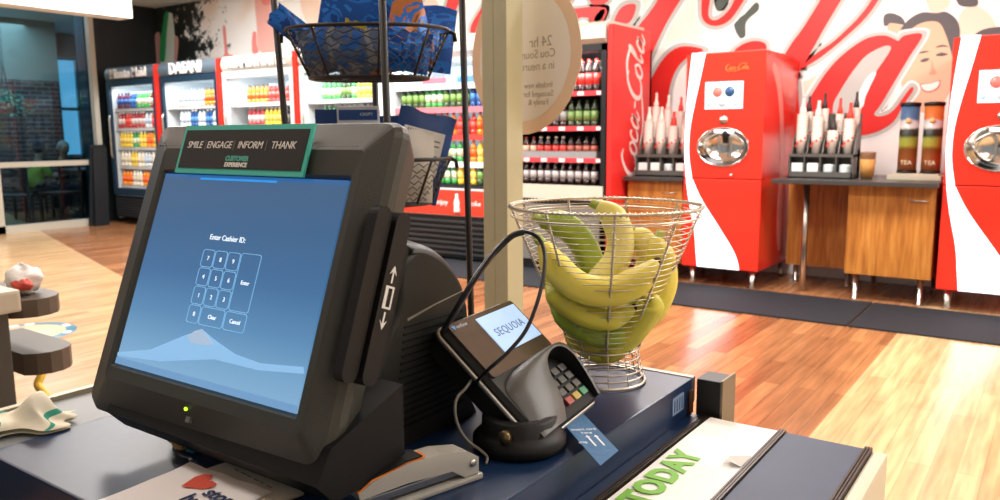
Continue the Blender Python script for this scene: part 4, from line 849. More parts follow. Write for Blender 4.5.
# rubber bands and teal tag in front of the plinth
tb = thing('rubber_bands', 'small heap of tan rubber bands under the register front', 'rubber bands', (-.842, .520, UZ)); tb['kind'] = 'stuff'
mb = MB()
for k in range(6):
    r_ = random.uniform(.008, .014); mb.tube([(random.uniform(-.001, .001)+r_*math.cos(q)*1.3, r_*.7*math.sin(q), .002+k*.0024+.001*math.sin(q*2+k)) for q in [i*.5236 for i in range(12)]], .0014, 6, True)
mb.build('bands', mat('tan rubber', '#c79a5c', .6), tb); MB().box((.016, -.004, .001), (.034, .006, .003), .001).build('teal_clip', mat('teal clip', '#1c6f78', .5), tb)

# ================================================================ card payment terminal
T0 = Vector((-.54, .811, .983)); ta = Vector((-.117, .993, .001)).normalized(); tb_ = Vector((.75, .09, -.656)); tb_ = (tb_-ta*tb_.dot(ta)).normalized(); tn = ta.cross(tb_)*-1
if tn.z < 0: tn = -tn
t = thing('card_terminal', 'grey customer card payment terminal on a black swivel stand', 'card terminal', (-.51, .755, UZ)); LP_ = local(t)
KX = LP_ @ basis(ta, -tb_, tn, T0)      # x across, y up the device, z out of its face
if (KX.to_3x3().determinant() < 0): pass
w2_, h2 = .087, .090
cs = MB()
ring_loft(cs, [[(x, y, z) for x, y in rrect(-w2_+i, -h2+i, w2_-i, h2-i, .012, 4)] for i, z in ((.012, -.046), (.003, -.040), (.0, -.014), (.0, -.006), (.004, 0.)) ])
q = len(cs.v)-20; cs.f.append(tuple(range(q, q+20))); cs.mi.append(0); cs.sm.append(False); cs.f.append(tuple(range(20))[::-1]); cs.mi.append(0); cs.sm.append(False)
cs.build('casing', DGREY, t, X=KX, fix=True)
MB().tube([(x, y, -.012) for x, y in rrect(-w2_-.0005, -h2-.0005, w2_+.0005, h2+.0005, .012, 5)], .0032, 8, True).build('silver_band', mat('silver band', '#a9a7a0', .3, .8), t, X=KX)
fc = MB().prism([(x, y, .0005) for x, y in rrect(-.082, .001, .082, .086, .006, 4)], (0, 0, .003)).build('bezel', mat('smoky bezel', '#4b4038', .2, coat=.4), t, X=KX)
ds = MB().box((-.024, .022, .0036), (.078, .079, .0045)).build('display', mat('terminal display', '#a4c2e6', .3, emit=.62), t, X=KX)
text('screen_text', 'SEQUOIA', .0165, emi('display navy', '#5a6f8c', .3), KX @ Matrix.Translation((.027, .05, .0046)), ds, .0002, sp=1.1)
text('lettering', 'verifone', .0075, mat('logo pale', '#b9c3cc', .4), KX @ Matrix.Translation((-.057, .079, .0037)), t, .0002); MB().prism([(-.078, .082, .0036), (-.070, .082, .0036), (-.074, .075, .0036)], (0, 0, .0004)).build('logo_mark', mat('logo blue', '#3f8fd0', .4), t, X=KX)
# privacy shield: moulded hood around the keypad, open towards the customer
SHm = mat('shield grey plastic', '#4a4a46', .38, noise=.05, scale=500, bump=.15)
ipts = [(-.026, -.088), (-.012, -.070), (-.004, -.050), (.002, -.032), (.014, -.016), (.036, -.009), (.056, -.013), (.070, -.026), (.075, -.045), (.075, -.065), (.074, -.088)]
opts = [(-.082, -.088), (-.082, -.066), (-.080, -.044), (-.074, -.018), (-.040, -.003), (.036, .000), (.066, -.002), (.081, -.014), (.084, -.040), (.084, -.065), (.084, -.088)]
hts = [.006, .011, .015, .018, .022, .026, .027, .024, .019, .014, .008]
ip = smooth([(a, b, 0) for a, b in ipts], 4, False); op = smooth([(a, b, 0) for a, b in opts], 4, False); hh = [p.x for p in smooth([(h_, 0, 0) for h_ in hts], 4, False)]
inner = ip; hood = MB(); lining = MB(); vs = []; v2 = []
for a, b, h_ in zip(ip, op, hh):
    d = (a-b); vs += [b+Vector((0, 0, .0005)), b+d*.12+Vector((0, 0, h_*.62)), b+d*.45+Vector((0, 0, h_*.95)), a-d.normalized()*.0025+Vector((0, 0, h_)), a+Vector((0, 0, h_-.001))]
    v2 += [a+Vector((0, 0, h_-.001)), a+d.normalized()*.001+Vector((0, 0, .0006))]
n_ = len(ip)-1
hood.add(vs, [(k*5+i, (k+1)*5+i, (k+1)*5+i+1, k*5+i+1) for k in range(n_) for i in range(4)], True); hood.add([vs[i] for i in range(5)]+[Vector((ip[0].x, ip[0].y, .0005))], [(0, 1, 2, 3, 4, 5)])
hood.build('keypad_shield', SHm, t, X=KX); lining.add(v2, [(k*2, k*2+1, k*2+3, k*2+2) for k in range(n_)], True); lining.build('shield_lining', VDARK, t, X=KX)
kb = MB().prism([(p.x, p.y, .0006) for p in inner], (0, 0, .0006)).build('keypad_bed', VDARK, t, X=KX)
for j in range(4):
    for i in range(3):
        c = GREYM if j < 3 else [mat('key red', '#a33a34', .4), mat('key amber', '#b59a3a', .4), mat('key green', '#2f8a5c', .4)][i]
        MB().box((.004+i*.022, -.036-j*.0135, .0012), (.020+i*.022, -.026-j*.0135, .0055), .0015).build('key', c, t, X=KX)
st = MB(); q = LP_ @ Vector((-.515, .77, .94))
st.lathe([(.052, .0005), (.056, .004), (.056, .014), (.050, .02), (.045, .024), (.045, .038), (.036, .042), (.03, .040), (.03, .03), (.001, .03)], (0, 0, 0), 28); st.build('swivel_base', BLACKP, t)
MB().tube([LP_ @ Vector((-.512, .765, .93)), LP_ @ Vector((-.525, .785, .95)), KX @ Vector((0, -.0, -.044))], [.024, .022, .028], 14).build('stand_neck', BLACKP, t)
MB().lathe([(.008, 0), (.008, .006), (.001, .006)], (.012, -.045, .028), 10, M=Matrix.Rotation(R(90), 3, 'X')).build('thumb_screw', mat('brass tint', '#8a7a55', .3, .8), t)
# blue instruction card in the slot
cdX = basis(ta, -tb_, tn, T0)
def kpt(x, y, z): return cdX @ Vector((x, y, z))
CE1, CE0 = atZ(618, 451, .909), atZ(600, 466, .909)
t = thing('instruction_card', 'small blue card with white arrows stuck out of the card terminal slot', 'card', kpt(0, -.0935, -.003)); L_ = local(t)
MB().prism([kpt(-.026, -.0935, -.003), kpt(.026, -.0935, -.003), CE1, CE0], tn*.0008).build('card', mat('card blue', '#3f6f9c', .5, noise=.15, scale=150), t, X=L_)
cm0, cm1 = (CE0+CE1)/2, kpt(0, -.0935, -.003); cy_ = (cm1-cm0).normalized(); cz_ = (CE1-CE0).normalized().cross(cy_).normalized(); cz_ = cz_ if cz_.z > 0 else -cz_; CX_ = basis(cy_.cross(cz_), cy_, cz_, (cm0+cm1)/2); cw_ = mat('card white print', '#e8edf0', .6)
for x in (-.003, .008): MB().prism([(x-.0012, -.02, .0006), (x+.0012, -.02, .0006), (x+.0012, .002, .0006), (x+.003, .002, .0006), (x, .007, .0006), (x-.003, .002, .0006), (x-.0012, .002, .0006)], (0, 0, .0003)).build('arrow', cw_, t, X=L_ @ CX_)
text('lettering', 'insert card', .0075, cw_, L_ @ CX_ @ Matrix.Translation((0, .022, .0007)), t, .0002); text('lettering', 'here', .0075, cw_, L_ @ CX_ @ Matrix.Translation((0, .013, .0007)), t, .0002)
text('lettering', 'chip', .007, cw_, L_ @ CX_ @ Matrix.Translation((-.015, -.01, .0007)), t, .0002)
# cables
def cable(name, pts, r, m, lb):
    P = smooth([dep(u, v, d) for u, v, d in pts], 8, False); o = MB().tube(P, r, 8).build(name, m); return tag(o, lb, 'cable')
cable('coiled_cable', [(443, 333, .955), (452, 318, .95), (470, 288, .95), (487, 262, .955), (503, 243, .96), (520, 232, .96), (536, 236, .955), (544, 250, .945), (544, 272, .93), (538, 300, .915), (526, 330, .905), (508, 352, .90), (490, 368, .905), (478, 380, .93), (470, 392, .97)], .0024, mat('black cable', '#15161a', .35), 'black cable looping up over the card terminal screen')
cable('thick_cable', [(441, 335, .968), (449, 322, .962), (462, 300, .962), (474, 280, .968), (488, 260, .975), (498, 249, .965), (512, 236, .96), (524, 232, .958)], .0040, mat('black cable', '#15161a', .35), 'thick black cable rising from the upper corner of the card terminal')
cable('grey_cable', [(474, 376, .95), (466, 388, .93), (457, 398, .92), (455, 412, .915), (459, 428, .915), (468, 441, .915), (480, 450, .91), (487, 457, .905), (486, 464, .898)], .0018, mat('grey cable', '#77736a', .4), 'thin grey cable hanging beside the stapler behind the card terminal')

# ================================================================ stapler
sA, sB = Vector((-.538, .528, 0)), Vector((-.506, .648, 0)); sd = (sB-sA).normalized(); sn = Vector((sd.y, -sd.x, 0))
t = thing('stapler', 'grey and black stapler with an orange trim line lying in front of the card terminal', 'stapler', (sA.x, sA.y, UZ)); SX = local(t) @ basis(sd, -sn, (0, 0, 1), (sA.x, sA.y, UZ)) @ Matrix.Diagonal((.82, .75, .82, 1))
SGm = mat('stapler silver grey', '#b3b1a8', .38, .3)
MB().box((-.012, -.019, .0005), (.165, .019, .009), .004).build('base_plate', SGm, t, X=SX); MB().box((-.01, -.0135, .014), (.15, .0135, .024), .002).build('magazine', mat('magazine steel', '#7f8794', .3, .8), t, X=SX)
MB().prism([(x, -.0175, z) for x, z in [(-.018, .026), (-.02, .034), (.0, .044), (.05, .053), (.10, .052), (.14, .044), (.158, .032), (.158, .010), (.135, .010), (.115, .024), (.05, .028)]], (0, .035, 0)).build('upper_arm', SGm, t, X=SX)
MB().prism([(x, y, z) for x, y, z in [(-.02, -.0165, .0345), (.0, -.0165, .0447), (.05, -.0165, .0538), (.075, -.0165, .0540), (.078, -.006, .0540), (.078, .006, .0540), (.05, .0165, .0538), (.0, .0165, .0447), (-.02, .0165, .0345)]], (0, 0, .0012)).build('orange_trim', mat('orange trim', '#e8883a', .4), t, X=SX)
pd_ = MB(); P_ = [(-.016, .0375), (.0, .0462), (.05, .0553), (.072, .0556)]
vs = [(x, y, z+.001) for x, z in P_ for y in (-.0145, .0145)]+[(x, y, z-.0005) for x, z in P_ for y in (-.0145, .0145)]
pd_.add(vs, [(2*i, 2*i+2, 2*i+3, 2*i+1) for i in range(3)]+[(8+2*i, 8+2*i+1, 8+2*i+3, 8+2*i+2) for i in range(3)]+[(2*i, 8+2*i, 8+2*i+2, 2*i+2) for i in range(3)]+[(2*i+1, 2*i+3, 8+2*i+3, 8+2*i+1) for i in range(3)]+[(0, 1, 9, 8), (6, 14, 15, 7)]); pd_.build('black_grip', BLACKP, t, X=SX, fix=True)
MB().lathe([(.005, 0), (.005, .0015), (.001, .002)], (.148, -.0177, .026), 12, M=Matrix.Rotation(R(90), 3, 'X')).build('hinge_pin', STEEL, t, X=SX)

# ================================================================ paper bags / leaflets
HT = mat('heart coral', '#d9553f', .7); NV = mat('print navy', '#2a3560', .7); KR = mat('kraft paper edge', '#b98f63', .8)
lc = Vector((-.686, .405, 0)); la_ = R(2)
for i in range(9):
    o_ = Vector((random.uniform(-.005, .005), random.uniform(-.005, .005), 0)); rot = la_+R(random.uniform(-4, 4)); z = UZ+.0008+i*.0023
    if i == 8: o_ = Vector((0, 0, 0)); rot = la_
    if i in (6, 7): o_ = Vector((.015, .030, 0)); rot = la_-R(8)
    t = thing('printed_leaflet', ('topmost white leaflet with a red heart and stop hunger print' if i == 8 else 'plain cream leaflet sticking out beside the top one on the leaflet pile' if i == 7 else 'leaflet in the pile under the heart leaflet'), 'leaflet', (lc.x+o_.x, lc.y+o_.y, z), rot, 'leaflets on the counter' if i < 7 else None)
    mb = MB(); nx = 10; vs = []
    for a in range(nx+1):
        for b_ in range(7):
            x = -.058+.128*a/nx; y = -.070+.14*b_/6; zz = .0011+.0009*math.sin(a*1.7+b_*.9+i)
            if a == 0: x += random.uniform(-.0025, .0025)
            vs.append((x, y, zz))
    mb.add(vs, [(a*7+b_, (a+1)*7+b_, (a+1)*7+b_+1, a*7+b_+1) for a in range(nx) for b_ in range(6)], True); mb.add([(v[0], v[1], v[2]-.0005) for v in vs], [(a*7+b_, a*7+b_+1, (a+1)*7+b_+1, (a+1)*7+b_) for a in range(nx) for b_ in range(6)], True)
    mb.build('sheet', KR if i == 5 else mat('leaflet cream', '#dcd6c6', .8) if i in (6, 7) else mat('leaflet white', '#f3efee', .8), t)
    if i == 8:
        hp = [(0, -.014), (-.015, .0), (-.017, .009), (-.011, .015), (-.003, .013), (0, .008), (.003, .013), (.011, .015), (.017, .009), (.015, .0)]
        MB().prism([(p.x-.006, p.y+.040, .0026) for p in [Matrix.Rotation(R(-28), 3, 'Z') @ Vector((a, b_, 0)) for a, b_ in [(u_*1.1, v_*1.1) for u_, v_ in hp]]], (0, 0, .0003)).build('red_heart', HT, t)
        text('lettering', 'stop', .024, NV, Matrix.Translation((.040, .032, .0027)) @ Matrix.Rotation(R(-4), 4, 'Z'), t, .0002, bold=.0005); text('lettering', 'hunger', .024, NV, Matrix.Translation((.044, .012, .0027)) @ Matrix.Rotation(R(-4), 4, 'Z'), t, .0002, bold=.0005)
    if i == 7:
        for k in range(6): MB().box((-.03+k*.012, .052, .0024), (-.03+k*.012+.007+.002*(k % 2), .0535, .0026)).build('small_print', mat('grey print', '#8a8680', .7), t)

# ================================================================ cloth on the left ledge
tw = MB(); n1, n2 = 26, 18; vs = []
for i in range(n1+1):
    for j in range(n2+1):
        x = -.066+.132*i/n1; y = -.034+.068*j/n2; e = min(i, n1-i)/n1*2; g_ = min(j, n2-j)/n2*2
        z = .004+.034*math.exp(-((x-.028)/.020)**2-((y-.005)/.024)**2)+.016*math.exp(-((x+.02)/.03)**2-((y)/.03)**2)+.004*abs(math.sin(x*60+y*35))*min(1, e*3, g_*3)
        vs.append((x+.006*math.sin(j*.7), y+.007*math.sin(i*.5), z))
tw.add(vs, [(i*(n2+1)+j, (i+1)*(n2+1)+j, (i+1)*(n2+1)+j+1, i*(n2+1)+j+1) for i in range(n1) for j in range(n2)], True); 
for k in range(len(tw.f)):
    i = k//n2
    if i in (9, 10, 22): tw.mi[k] = 1
tw.add([(v[0], v[1], .001) for v in vs], [(i*(n2+1)+j, i*(n2+1)+j+1, (i+1)*(n2+1)+j+1, (i+1)*(n2+1)+j) for i in range(n1) for j in range(n2)])
o = tw.build('cleaning_cloth', [mat('cream towel', '#e6dfc8', .9), mat('towel green stripe', '#3a9a86', .9)]); o.location = (-1.078, .437, .9005); o.rotation_euler = (0, 0, R(50)); tag(o, 'crumpled cream cloth with teal stripes on the left ledge of the counter', 'cloth')

# ================================================================ neighbouring checkout
t = thing('checkout_stand', 'grey neighbouring checkout stand with a cream top rail and curved shelves', 'checkout stand', (-2.15, .85, 0)); L_ = local(t)
DG2 = mat('stand dark grey', '#4e4c47', .5)
MB().box((-2.67, .55, 0), (-2.09, .86, .845), .004).build('body', DG2, t, X=L_); MB().box((-2.69, .53, .845), (-2.06, .88, .90), .008).build('top_rail', mat('stand cream rail', '#cfc8b4', .5), t, X=L_)
MB().box((-2.67, .60, .90), (-2.19, .86, .955), .004).build('riser', DG2, t, X=L_)
for z, dx in ((.845, .0), (.685, -.04)):
    c_ = [(-2.45, .882)]+[(-2.19+.085*math.cos(a), .945+.075*math.sin(a)) for a in [R(-55+i*24) for i in range(7)]]+[(-2.45, 1.02)]
    MB().prism([(x+dx*.6, y-dx*.8, z-.03) for x, y in c_], (0, 0, .045+abs(dx)*.3)).build('curved_shelf', mat('shelf brown grey', '#5c5348', .45), t, X=L_)
t = thing('plastic_bag', 'white and red crumpled shopping bag on the neighbouring checkout shelf', 'bag', (-2.215, .955, .861)); mb = MB(); 
def crumple(mb, r, sc, seed, n=16):
    random.seed(seed); ph = [random.uniform(0, 6.28) for _ in range(9)]; vs = []
    for i in range(n+1):
        th = math.pi*i/n
        for k in range(2*n):
            a = math.pi*k/n; d = 1+.10*math.sin(3*a+ph[0]+2*th)+.07*math.sin(5*a-3*th+ph[1])+.05*math.sin(9*th+4*a+ph[2])
            vs.append((r*sc[0]*d*math.sin(th)*math.cos(a), r*sc[1]*d*math.sin(th)*math.sin(a), max(-.0, r*sc[2]*(1-d*math.cos(th)))))
    mb.add(vs, [(i*2*n+k, i*2*n+(k+1) % (2*n), (i+1)*2*n+(k+1) % (2*n), (i+1)*2*n+k) for i in range(n) for k in range(2*n)], True); return mb
crumple(mb, .05, (1.1, .8, .75), 3).build('bag', mat('bag white', '#e9e4df', .5), t); mb = MB(); crumple(mb, .022, (1.5, 1, .7), 5).build('red_print', mat('bag red', '#c9493a', .5), t); t.children[-1].location = (.04, -.02, .015)
cable('yellow_cord', [(37, 360, 2.45), (42, 372, 2.4), (38, 385, 2.38), (46, 396, 2.36), (40, 403, 2.34), (48, 412, 2.3)], .012, mat('yellow cord', '#e3b93a', .5), 'thick yellow cord hanging below the neighbouring checkout shelf')

# ================================================================ snack rack
rc = dep(369, 55, 1.7); rc = Vector((rc.x, rc.y, 0)); ry = YAW
t = thing('snack_rack', 'black wire rack with tiered baskets standing behind the register', 'rack', (rc.x, rc.y, 0), ry)
def pole(x0, y0, x1, y1, z1=1.95): MB().tube([(x0, y0, 0), (x1, y1, z1)], .0072, 10).build('pole', BWIRE, t)
pole(-.125, .0, -.216, .0); pole(.225, .0, .193, .0); pole(.075, -.16, .047, -.155); pole(-.015, .16, -.012, .155)
def basket(z, zb, nm_='basket'):
    bk = thing(nm_, '', '', (0, 0, 0)); 
    for k in ('label', 'category'): del bk[k]
    bk.parent = t
    def el(rx, ry_, z_, n=36): return [(rx*abs(math.cos(a))**.8*(1 if math.cos(a) > 0 else -1), ry_*abs(math.sin(a))**.8*(1 if math.sin(a) > 0 else -1), z_) for a in [2*math.pi*i/n for i in range(n)]]
    rim = el(.170, .120, z); bot = el(.125, .085, zb)
    MB().tube(rim, .0042, 8, True).tube([(-.170, 0, z), (-.184, 0, z-.006), (-.186, 0, z-.022)], .0045).tube([(.170, 0, z), (.182, 0, z-.006), (.184, 0, z-.022)], .0045).build('rim', BWIRE, bk)
    MB().tube(bot, .0036, 8, True).tube([(-.12, 0, zb), (.12, 0, zb)], .003).build('bottom_ring', BWIRE, bk)
    rb = MB()
    for k in range(0, 36, 4): MB().tube([rim[k], bot[k]], .003, 6).build('rib', BWIRE, bk)
    ms = MB()
    for j in range(1, 8):
        f = j/8; pts = []
        for i in range(144):
            a = i/144*36; k = int(a); u = a-k; p = Vector(rim[k]).lerp(Vector(rim[(k+1) % 36]), u); q = Vector(bot[k]).lerp(Vector(bot[(k+1) % 36]), u); r__ = p.lerp(q, f); r__.z += .004*math.sin(i*math.pi/2.0+j*math.pi); pts.append(r__)
        ms.tube(pts, .0011, 4, True)
    for j in range(-5, 6): ms.tube([(-.115*math.sqrt(max(.05, 1-(j/6)**2)), j*.014, zb), (.115*math.sqrt(max(.05, 1-(j/6)**2)), j*.014, zb)], .0011, 4)
    ms.build('wire_mesh', BWIRE, bk)
basket(1.484, 1.386); basket(1.216, 1.120)
rackM = Matrix.Translation(t.location) @ Matrix.Rotation(ry, 4, 'Z')
PB = mat('snack foil blue', '#1f5fae', .28, .1, noise=.3, scale=25)
def foil(name, cols):
    m = mat(name, cols[0], .25, .15); N, L, b = nodes_of(m); tc = N.new('ShaderNodeTexCoord'); n = N.new('ShaderNodeTexNoise'); n.inputs['Scale'].default_value = 16; n.inputs['Detail'].default_value = 3; n.inputs['Distortion'].default_value = 1.2
    L.new(tc.outputs['Object'], n.inputs[0]); r = ramp(m.node_tree, [(.3+.1*i, c) for i, c in enumerate(cols)]); r.color_ramp.interpolation = 'CONSTANT'; L.new(n.outputs['Fac'], r.inputs[0]); L.new(r.outputs[0], b.inputs['Base Color']); return m
F1 = foil('snack print blue', ['#0b3f8c', '#1f70cc', '#1350a4', '#2b80d8', '#c8b25a']); F2 = foil('snack print brown', ['#7a4a2a', '#1f6ac0', '#a8683a', '#6a3a22', '#d8cfc0']); F3 = foil('snack print back', ['#1f5aa6', '#4f5f78', '#7a808a', '#3c4656', '#123f80'])
def pouch(x, y, z, w, h, th, rx, rz, m, lb, grp=None, ry_=0, extras=None, cat='snack bag'):
    """pillow bag standing in x-z, crimped top and bottom"""
    o = thing('snack_bag', lb, cat, rackM @ Vector((x, y, z)), 0, grp); o.rotation_euler = (Matrix.Rotation(ry, 4, 'Z') @ Matrix.Rotation(R(rz), 4, 'Z') @ Matrix.Rotation(R(rx), 4, 'X') @ Matrix.Rotation(R(ry_), 4, 'Y')).to_euler()
    mb = MB(); nx, nz = 10, 12; seed = random.uniform(0, 9)
    for s in (-1, 1):
        vs = []
        for i in range(nx+1):
            for j in range(nz+1):
                u = i/nx; v = j/nz; bul = (math.sin(math.pi*u)*math.sin(math.pi*min(1, max(0, (v-.06)/.88))))**.55 if 0 < i < nx and .06 < v < .94 else 0
                cr = .12*math.sin(u*17+seed+v*9)*bul
                vs.append(((u-.5)*w*(1-.06*bul), s*(th/2*bul*(1+cr)+.0006), v*h+.004*math.sin(u*9+seed)*(v > .9)))
        fs = [(i*(nz+1)+j, (i+1)*(nz+1)+j, (i+1)*(nz+1)+j+1, i*(nz+1)+j+1) for i in range(nx) for j in range(nz)]
        mb.add(vs, fs if s < 0 else [f[::-1] for f in fs], True)
    bag = mb.build('pouch', m, o)
    cr = MB()
    for v0 in (.0, h-.012):
        for k in range(4): cr.box((-w*.47, -.0013, v0+k*.003), (w*.47, .0013, v0+k*.003+.0014))
    cr.build('crimp', m, o)
    if extras: extras(o, w, h, th)
    return o
def lbl(txt, col, s, fx=0, fz=.55):
    def f(o, w, h, th): text('lettering', txt, s, mat('print '+col, col, .5), basis((1,0,0), (0,0,1), (0,-1,0), (fx*w, -th/2-.003, h*fz)), o, .0004, bold=.001)
    return f
zb = 1.394
G1 = 'blue snack bags in the top rack basket'
pouch(-.055, .01, zb+.012, .15, .17, .04, 14, -12, F1, 'blue snack bag standing tallest in the middle of the top basket', G1, 18, lbl('Ruffled', '#c8b83a', .017, .1, .62))
pouch(.075, .005, zb+.01, .15, .155, .045, -10, 14, F2, 'blue and brown snack bag with food picture at the right of the top basket', G1, -12)
pouch(.09, .055, zb+.015, .16, .15, .03, -14, 8, F1, 'plain blue snack bag behind the brown-print bag in the top basket', G1, 8)
pouch(-.105, .01, zb+.055, .05, .12, .02, 8, 10, F1, 'narrow blue snack bag poking out over the left rim of the top basket', G1, -52)
pouch(-.070, -.012, zb+.006, .12, .10, .03, 6, -6, F3, 'snack bag turned showing its grey printed back at the left of the top basket', G1, -14)
pouch(.01, -.022, zb+.006, .13, .10, .035, 6, 4, F3, 'snack bag with grey printed panel low in the middle of the top basket', G1, -18)
pouch(.075, -.02, zb+.006, .10, .082, .03, 6, 12, F1, 'small bright blue snack bag low at the right of the top basket', G1, 10)
zb = 1.124; NB = mat('navy box card', '#16407c', .45); SV = mat('silver pouch', '#dcd9d0', .4, .05, noise=.06, scale=20)
def backpanel(o, w, h, th):
    MB().box((-w*.36, -th/2-.0045, h*.30), (w*.36, -th/2-.0035, h*.80)).build('white_panel', mat('panel white', '#dcdcd8', .5), o)
    b = MB()
    for k in range(7): b.box((-w*.30, -th/2-.0052, h*(.36+k*.055)), (w*.3*(1-.3*(k % 3 == 1)), -th/2-.0046, h*(.375+k*.055)))
    for k in range(9): b.box((-w*.30+k*.005, -th/2-.0052, h*.74), (-w*.30+k*.005+.0022, -th/2-.0046, h*.785))
    b.build('small_print', mat('panel print', '#5a5f68', .5), o)
pouch(.075, .01, zb+.002, .125, .195, .03, -4, 10, NB, 'blue pouch with a white text panel leaning at the right of the lower basket', None, 15, backpanel)
def silv(o, w, h, th):
    b = MB(); b.box((-w*.42, -.006, h-.022), (-w*.02, -.005, h-.019))
    for k in range(14): b.box((-w*.10+(k % 2)*.004, -th/2-.003, h*.30+k*.0055), (-w*.10+.018+(k % 3)*.003, -th/2-.0022, h*.30+k*.0055+.0025))
    b.build('small_print', mat('silver pouch print', '#4a4a4c', .5), o)
pouch(.075, -.045, zb+.002, .115, .150, .03, 2, 2, SV, 'silver-white pouch with dark small print at the front of the lower basket', None, 3, silv)
pouch(-.03, -.04, zb+.002, .10, .115, .03, 4, -4, SV, 'second silver pouch at the left of the lower basket, mostly behind the register', None, -3)
for i, (x, y, w, h, rz, rx, lb) in enumerate(((-.06, .055, .14, .20, 2, 0, 'navy box standing at the back left of the lower basket'), (.045, .065, .12, .185, -4, 0, 'navy box standing right of centre in the lower basket'), (-.03, .02, .09, .205, 6, 8, 'blue and white carton with a slanted top in the lower basket'))):
    o = thing('snack_box', lb, 'box', rackM @ Vector((x, y, zb)), ry+R(rz), 'navy boxes in the lower basket'); MB().box((-w/2, -.014, 0), (w/2, .014, h), .002).build('carton', NB if i < 2 else mat('blue white carton', '#c9ced6', .5), o)
    MB().box((-w/2+.004, -.0155, h-.03), (w/2-.004, -.0145, h-.008) ).build('print_band', NB, o); text('lettering', 'CRISPY', .009, mat('box print', '#c9d3e0', .5), basis((1,0,0), (0,0,1), (0,-1,0), (w*.2, -.016, h-.018)), o, .0003)

# ================================================================ wire fruit basket
bc = Vector((-.550, 1.040, UZ)); t = thing('wire_basket', 'tall flared steel wire basket full of bananas at the end of the counter', 'basket', bc, YAW)
def bprof(z):
    P = [(0, .062), (.012, .060), (.03, .055), (.052, .052), (.09, .065), (.14, .087), (.20, .113), (.264, .139)]
    for (a, ra), (b, rb) in zip(P, P[1:]):
        if z <= b: return ra+(rb-ra)*(z-a)/(b-a)
    return P[-1][1]
def circ(r, z, n=48): return [(r*math.cos(2*math.pi*i/n), r*math.sin(2*math.pi*i/n), z) for i in range(n)]
rg = MB(); zs = [.062+i*(.255-.062)/23 for i in range(24)]
for z in zs: rg.tube(circ(bprof(z), z), .0007, 5, True)
rg.build('horizontal_wires', WIRE, t); bs = MB()
for z in (.0035, .0125, .0215, .0305, .0395): bs.tube(circ(bprof(z), z), .0011, 6, True)
bs.tube(circ(.0625, .003), .0022, 8, True); bs.tube(circ(.053, .052), .0016, 6, True)
for k in range(12): a = 2*math.pi*k/12; bs.tube([(bprof(z)*math.cos(a), bprof(z)*math.sin(a), z) for z in (.003, .02, .04, .052)], .0009, 5)
for k in range(-4, 5): bs.tube([(-.053*math.sqrt(1-(k/4.6)**2), k*.0115, .054), (.053*math.sqrt(1-(k/4.6)**2), k*.0115, .054)], .0009, 5)
bs.build('base_rings', WIRE, t)
for k in range(9):
    a = R(-92+k*40); mb = MB(); Z_ = [.05+i*(.262-.05)/14 for i in range(15)]; C = [Vector((bprof(z)*math.cos(a), bprof(z)*math.sin(a), z)) for z in Z_]; mb.tube(C, .0013, 6)
    hx = []; T_ = 60
    for i in range(T_*4+1):
        f = i/(T_*4)*14; j = min(13, int(f)); p = C[j].lerp(C[j+1], f-j); ang = i*math.pi/2; er = Vector((math.cos(a), math.sin(a), 0)); et = Vector((-math.sin(a), math.cos(a), 0)); hx.append(p+(er*math.cos(ang)+et*math.sin(ang))*.0024)
    mb.tube(hx, .0007, 4); mb.build('rib', WIRE, t)
rm = MB(); rm.tube(circ(.139, .263, 64), .0018, 8, True); hx = []
for i in range(110*4): b_ = 2*math.pi*i/440; ang = i*math.pi/2; rr = .139+.0032*math.cos(ang); hx.append((rr*math.cos(b_), rr*math.sin(b_), .263+.0032*math.sin(ang)))
rm.tube(hx, .0008, 4, True); rm.tube(circ(.1375, .250, 64), .0013, 6, True); rm.build('rim', WIRE, t)
# bananas
def banmat(name, mid, tip):
    m = mat(name, mid, .45); N, L, b = nodes_of(m); tc = N.new('ShaderNodeTexCoord'); n = N.new('ShaderNodeTexNoise'); n.inputs['Scale'].default_value = 22; n.inputs['Detail'].default_value = 4; L.new(tc.outputs['Object'], n.inputs[0])
    r = ramp(m.node_tree, [(.3, tip), (.5, mid), (.68, mid), (.74, '#b08a4a')]); L.new(n.outputs['Fac'], r.inputs[0]); L.new(r.outputs[0], b.inputs['Base Color']); return m
BY = banmat('banana yellow', '#ecd858', '#d4cc4a'); BG = banmat('banana green', '#a3b83a', '#7f9c2c'); BYG = banmat('banana yellow green', '#d8cc48', '#a5b03c'); BPL = banmat('banana pale yellow', '#f2e48c', '#e0d45c')
STM = mat('banana stem green', '#9fae4c', .6); TIP = mat('banana tip brown', '#4a3a22', .8)
brot = Matrix.Translation(bc) @ Matrix.Rotation(YAW, 4, 'Z')
def bp(u, v, d):
    # basket-local point seen at photo position (u, v), d metres behind the basket axis
    r_ = ray(u, v); ax = Vector((math.cos(YAW), math.sin(YAW), 0)); fw_ = Vector((-math.sin(YAW), math.cos(YAW), 0)); s = ((bc-EYE).dot(fw_)+d)/r_.dot(fw_); return EYE+r_*s
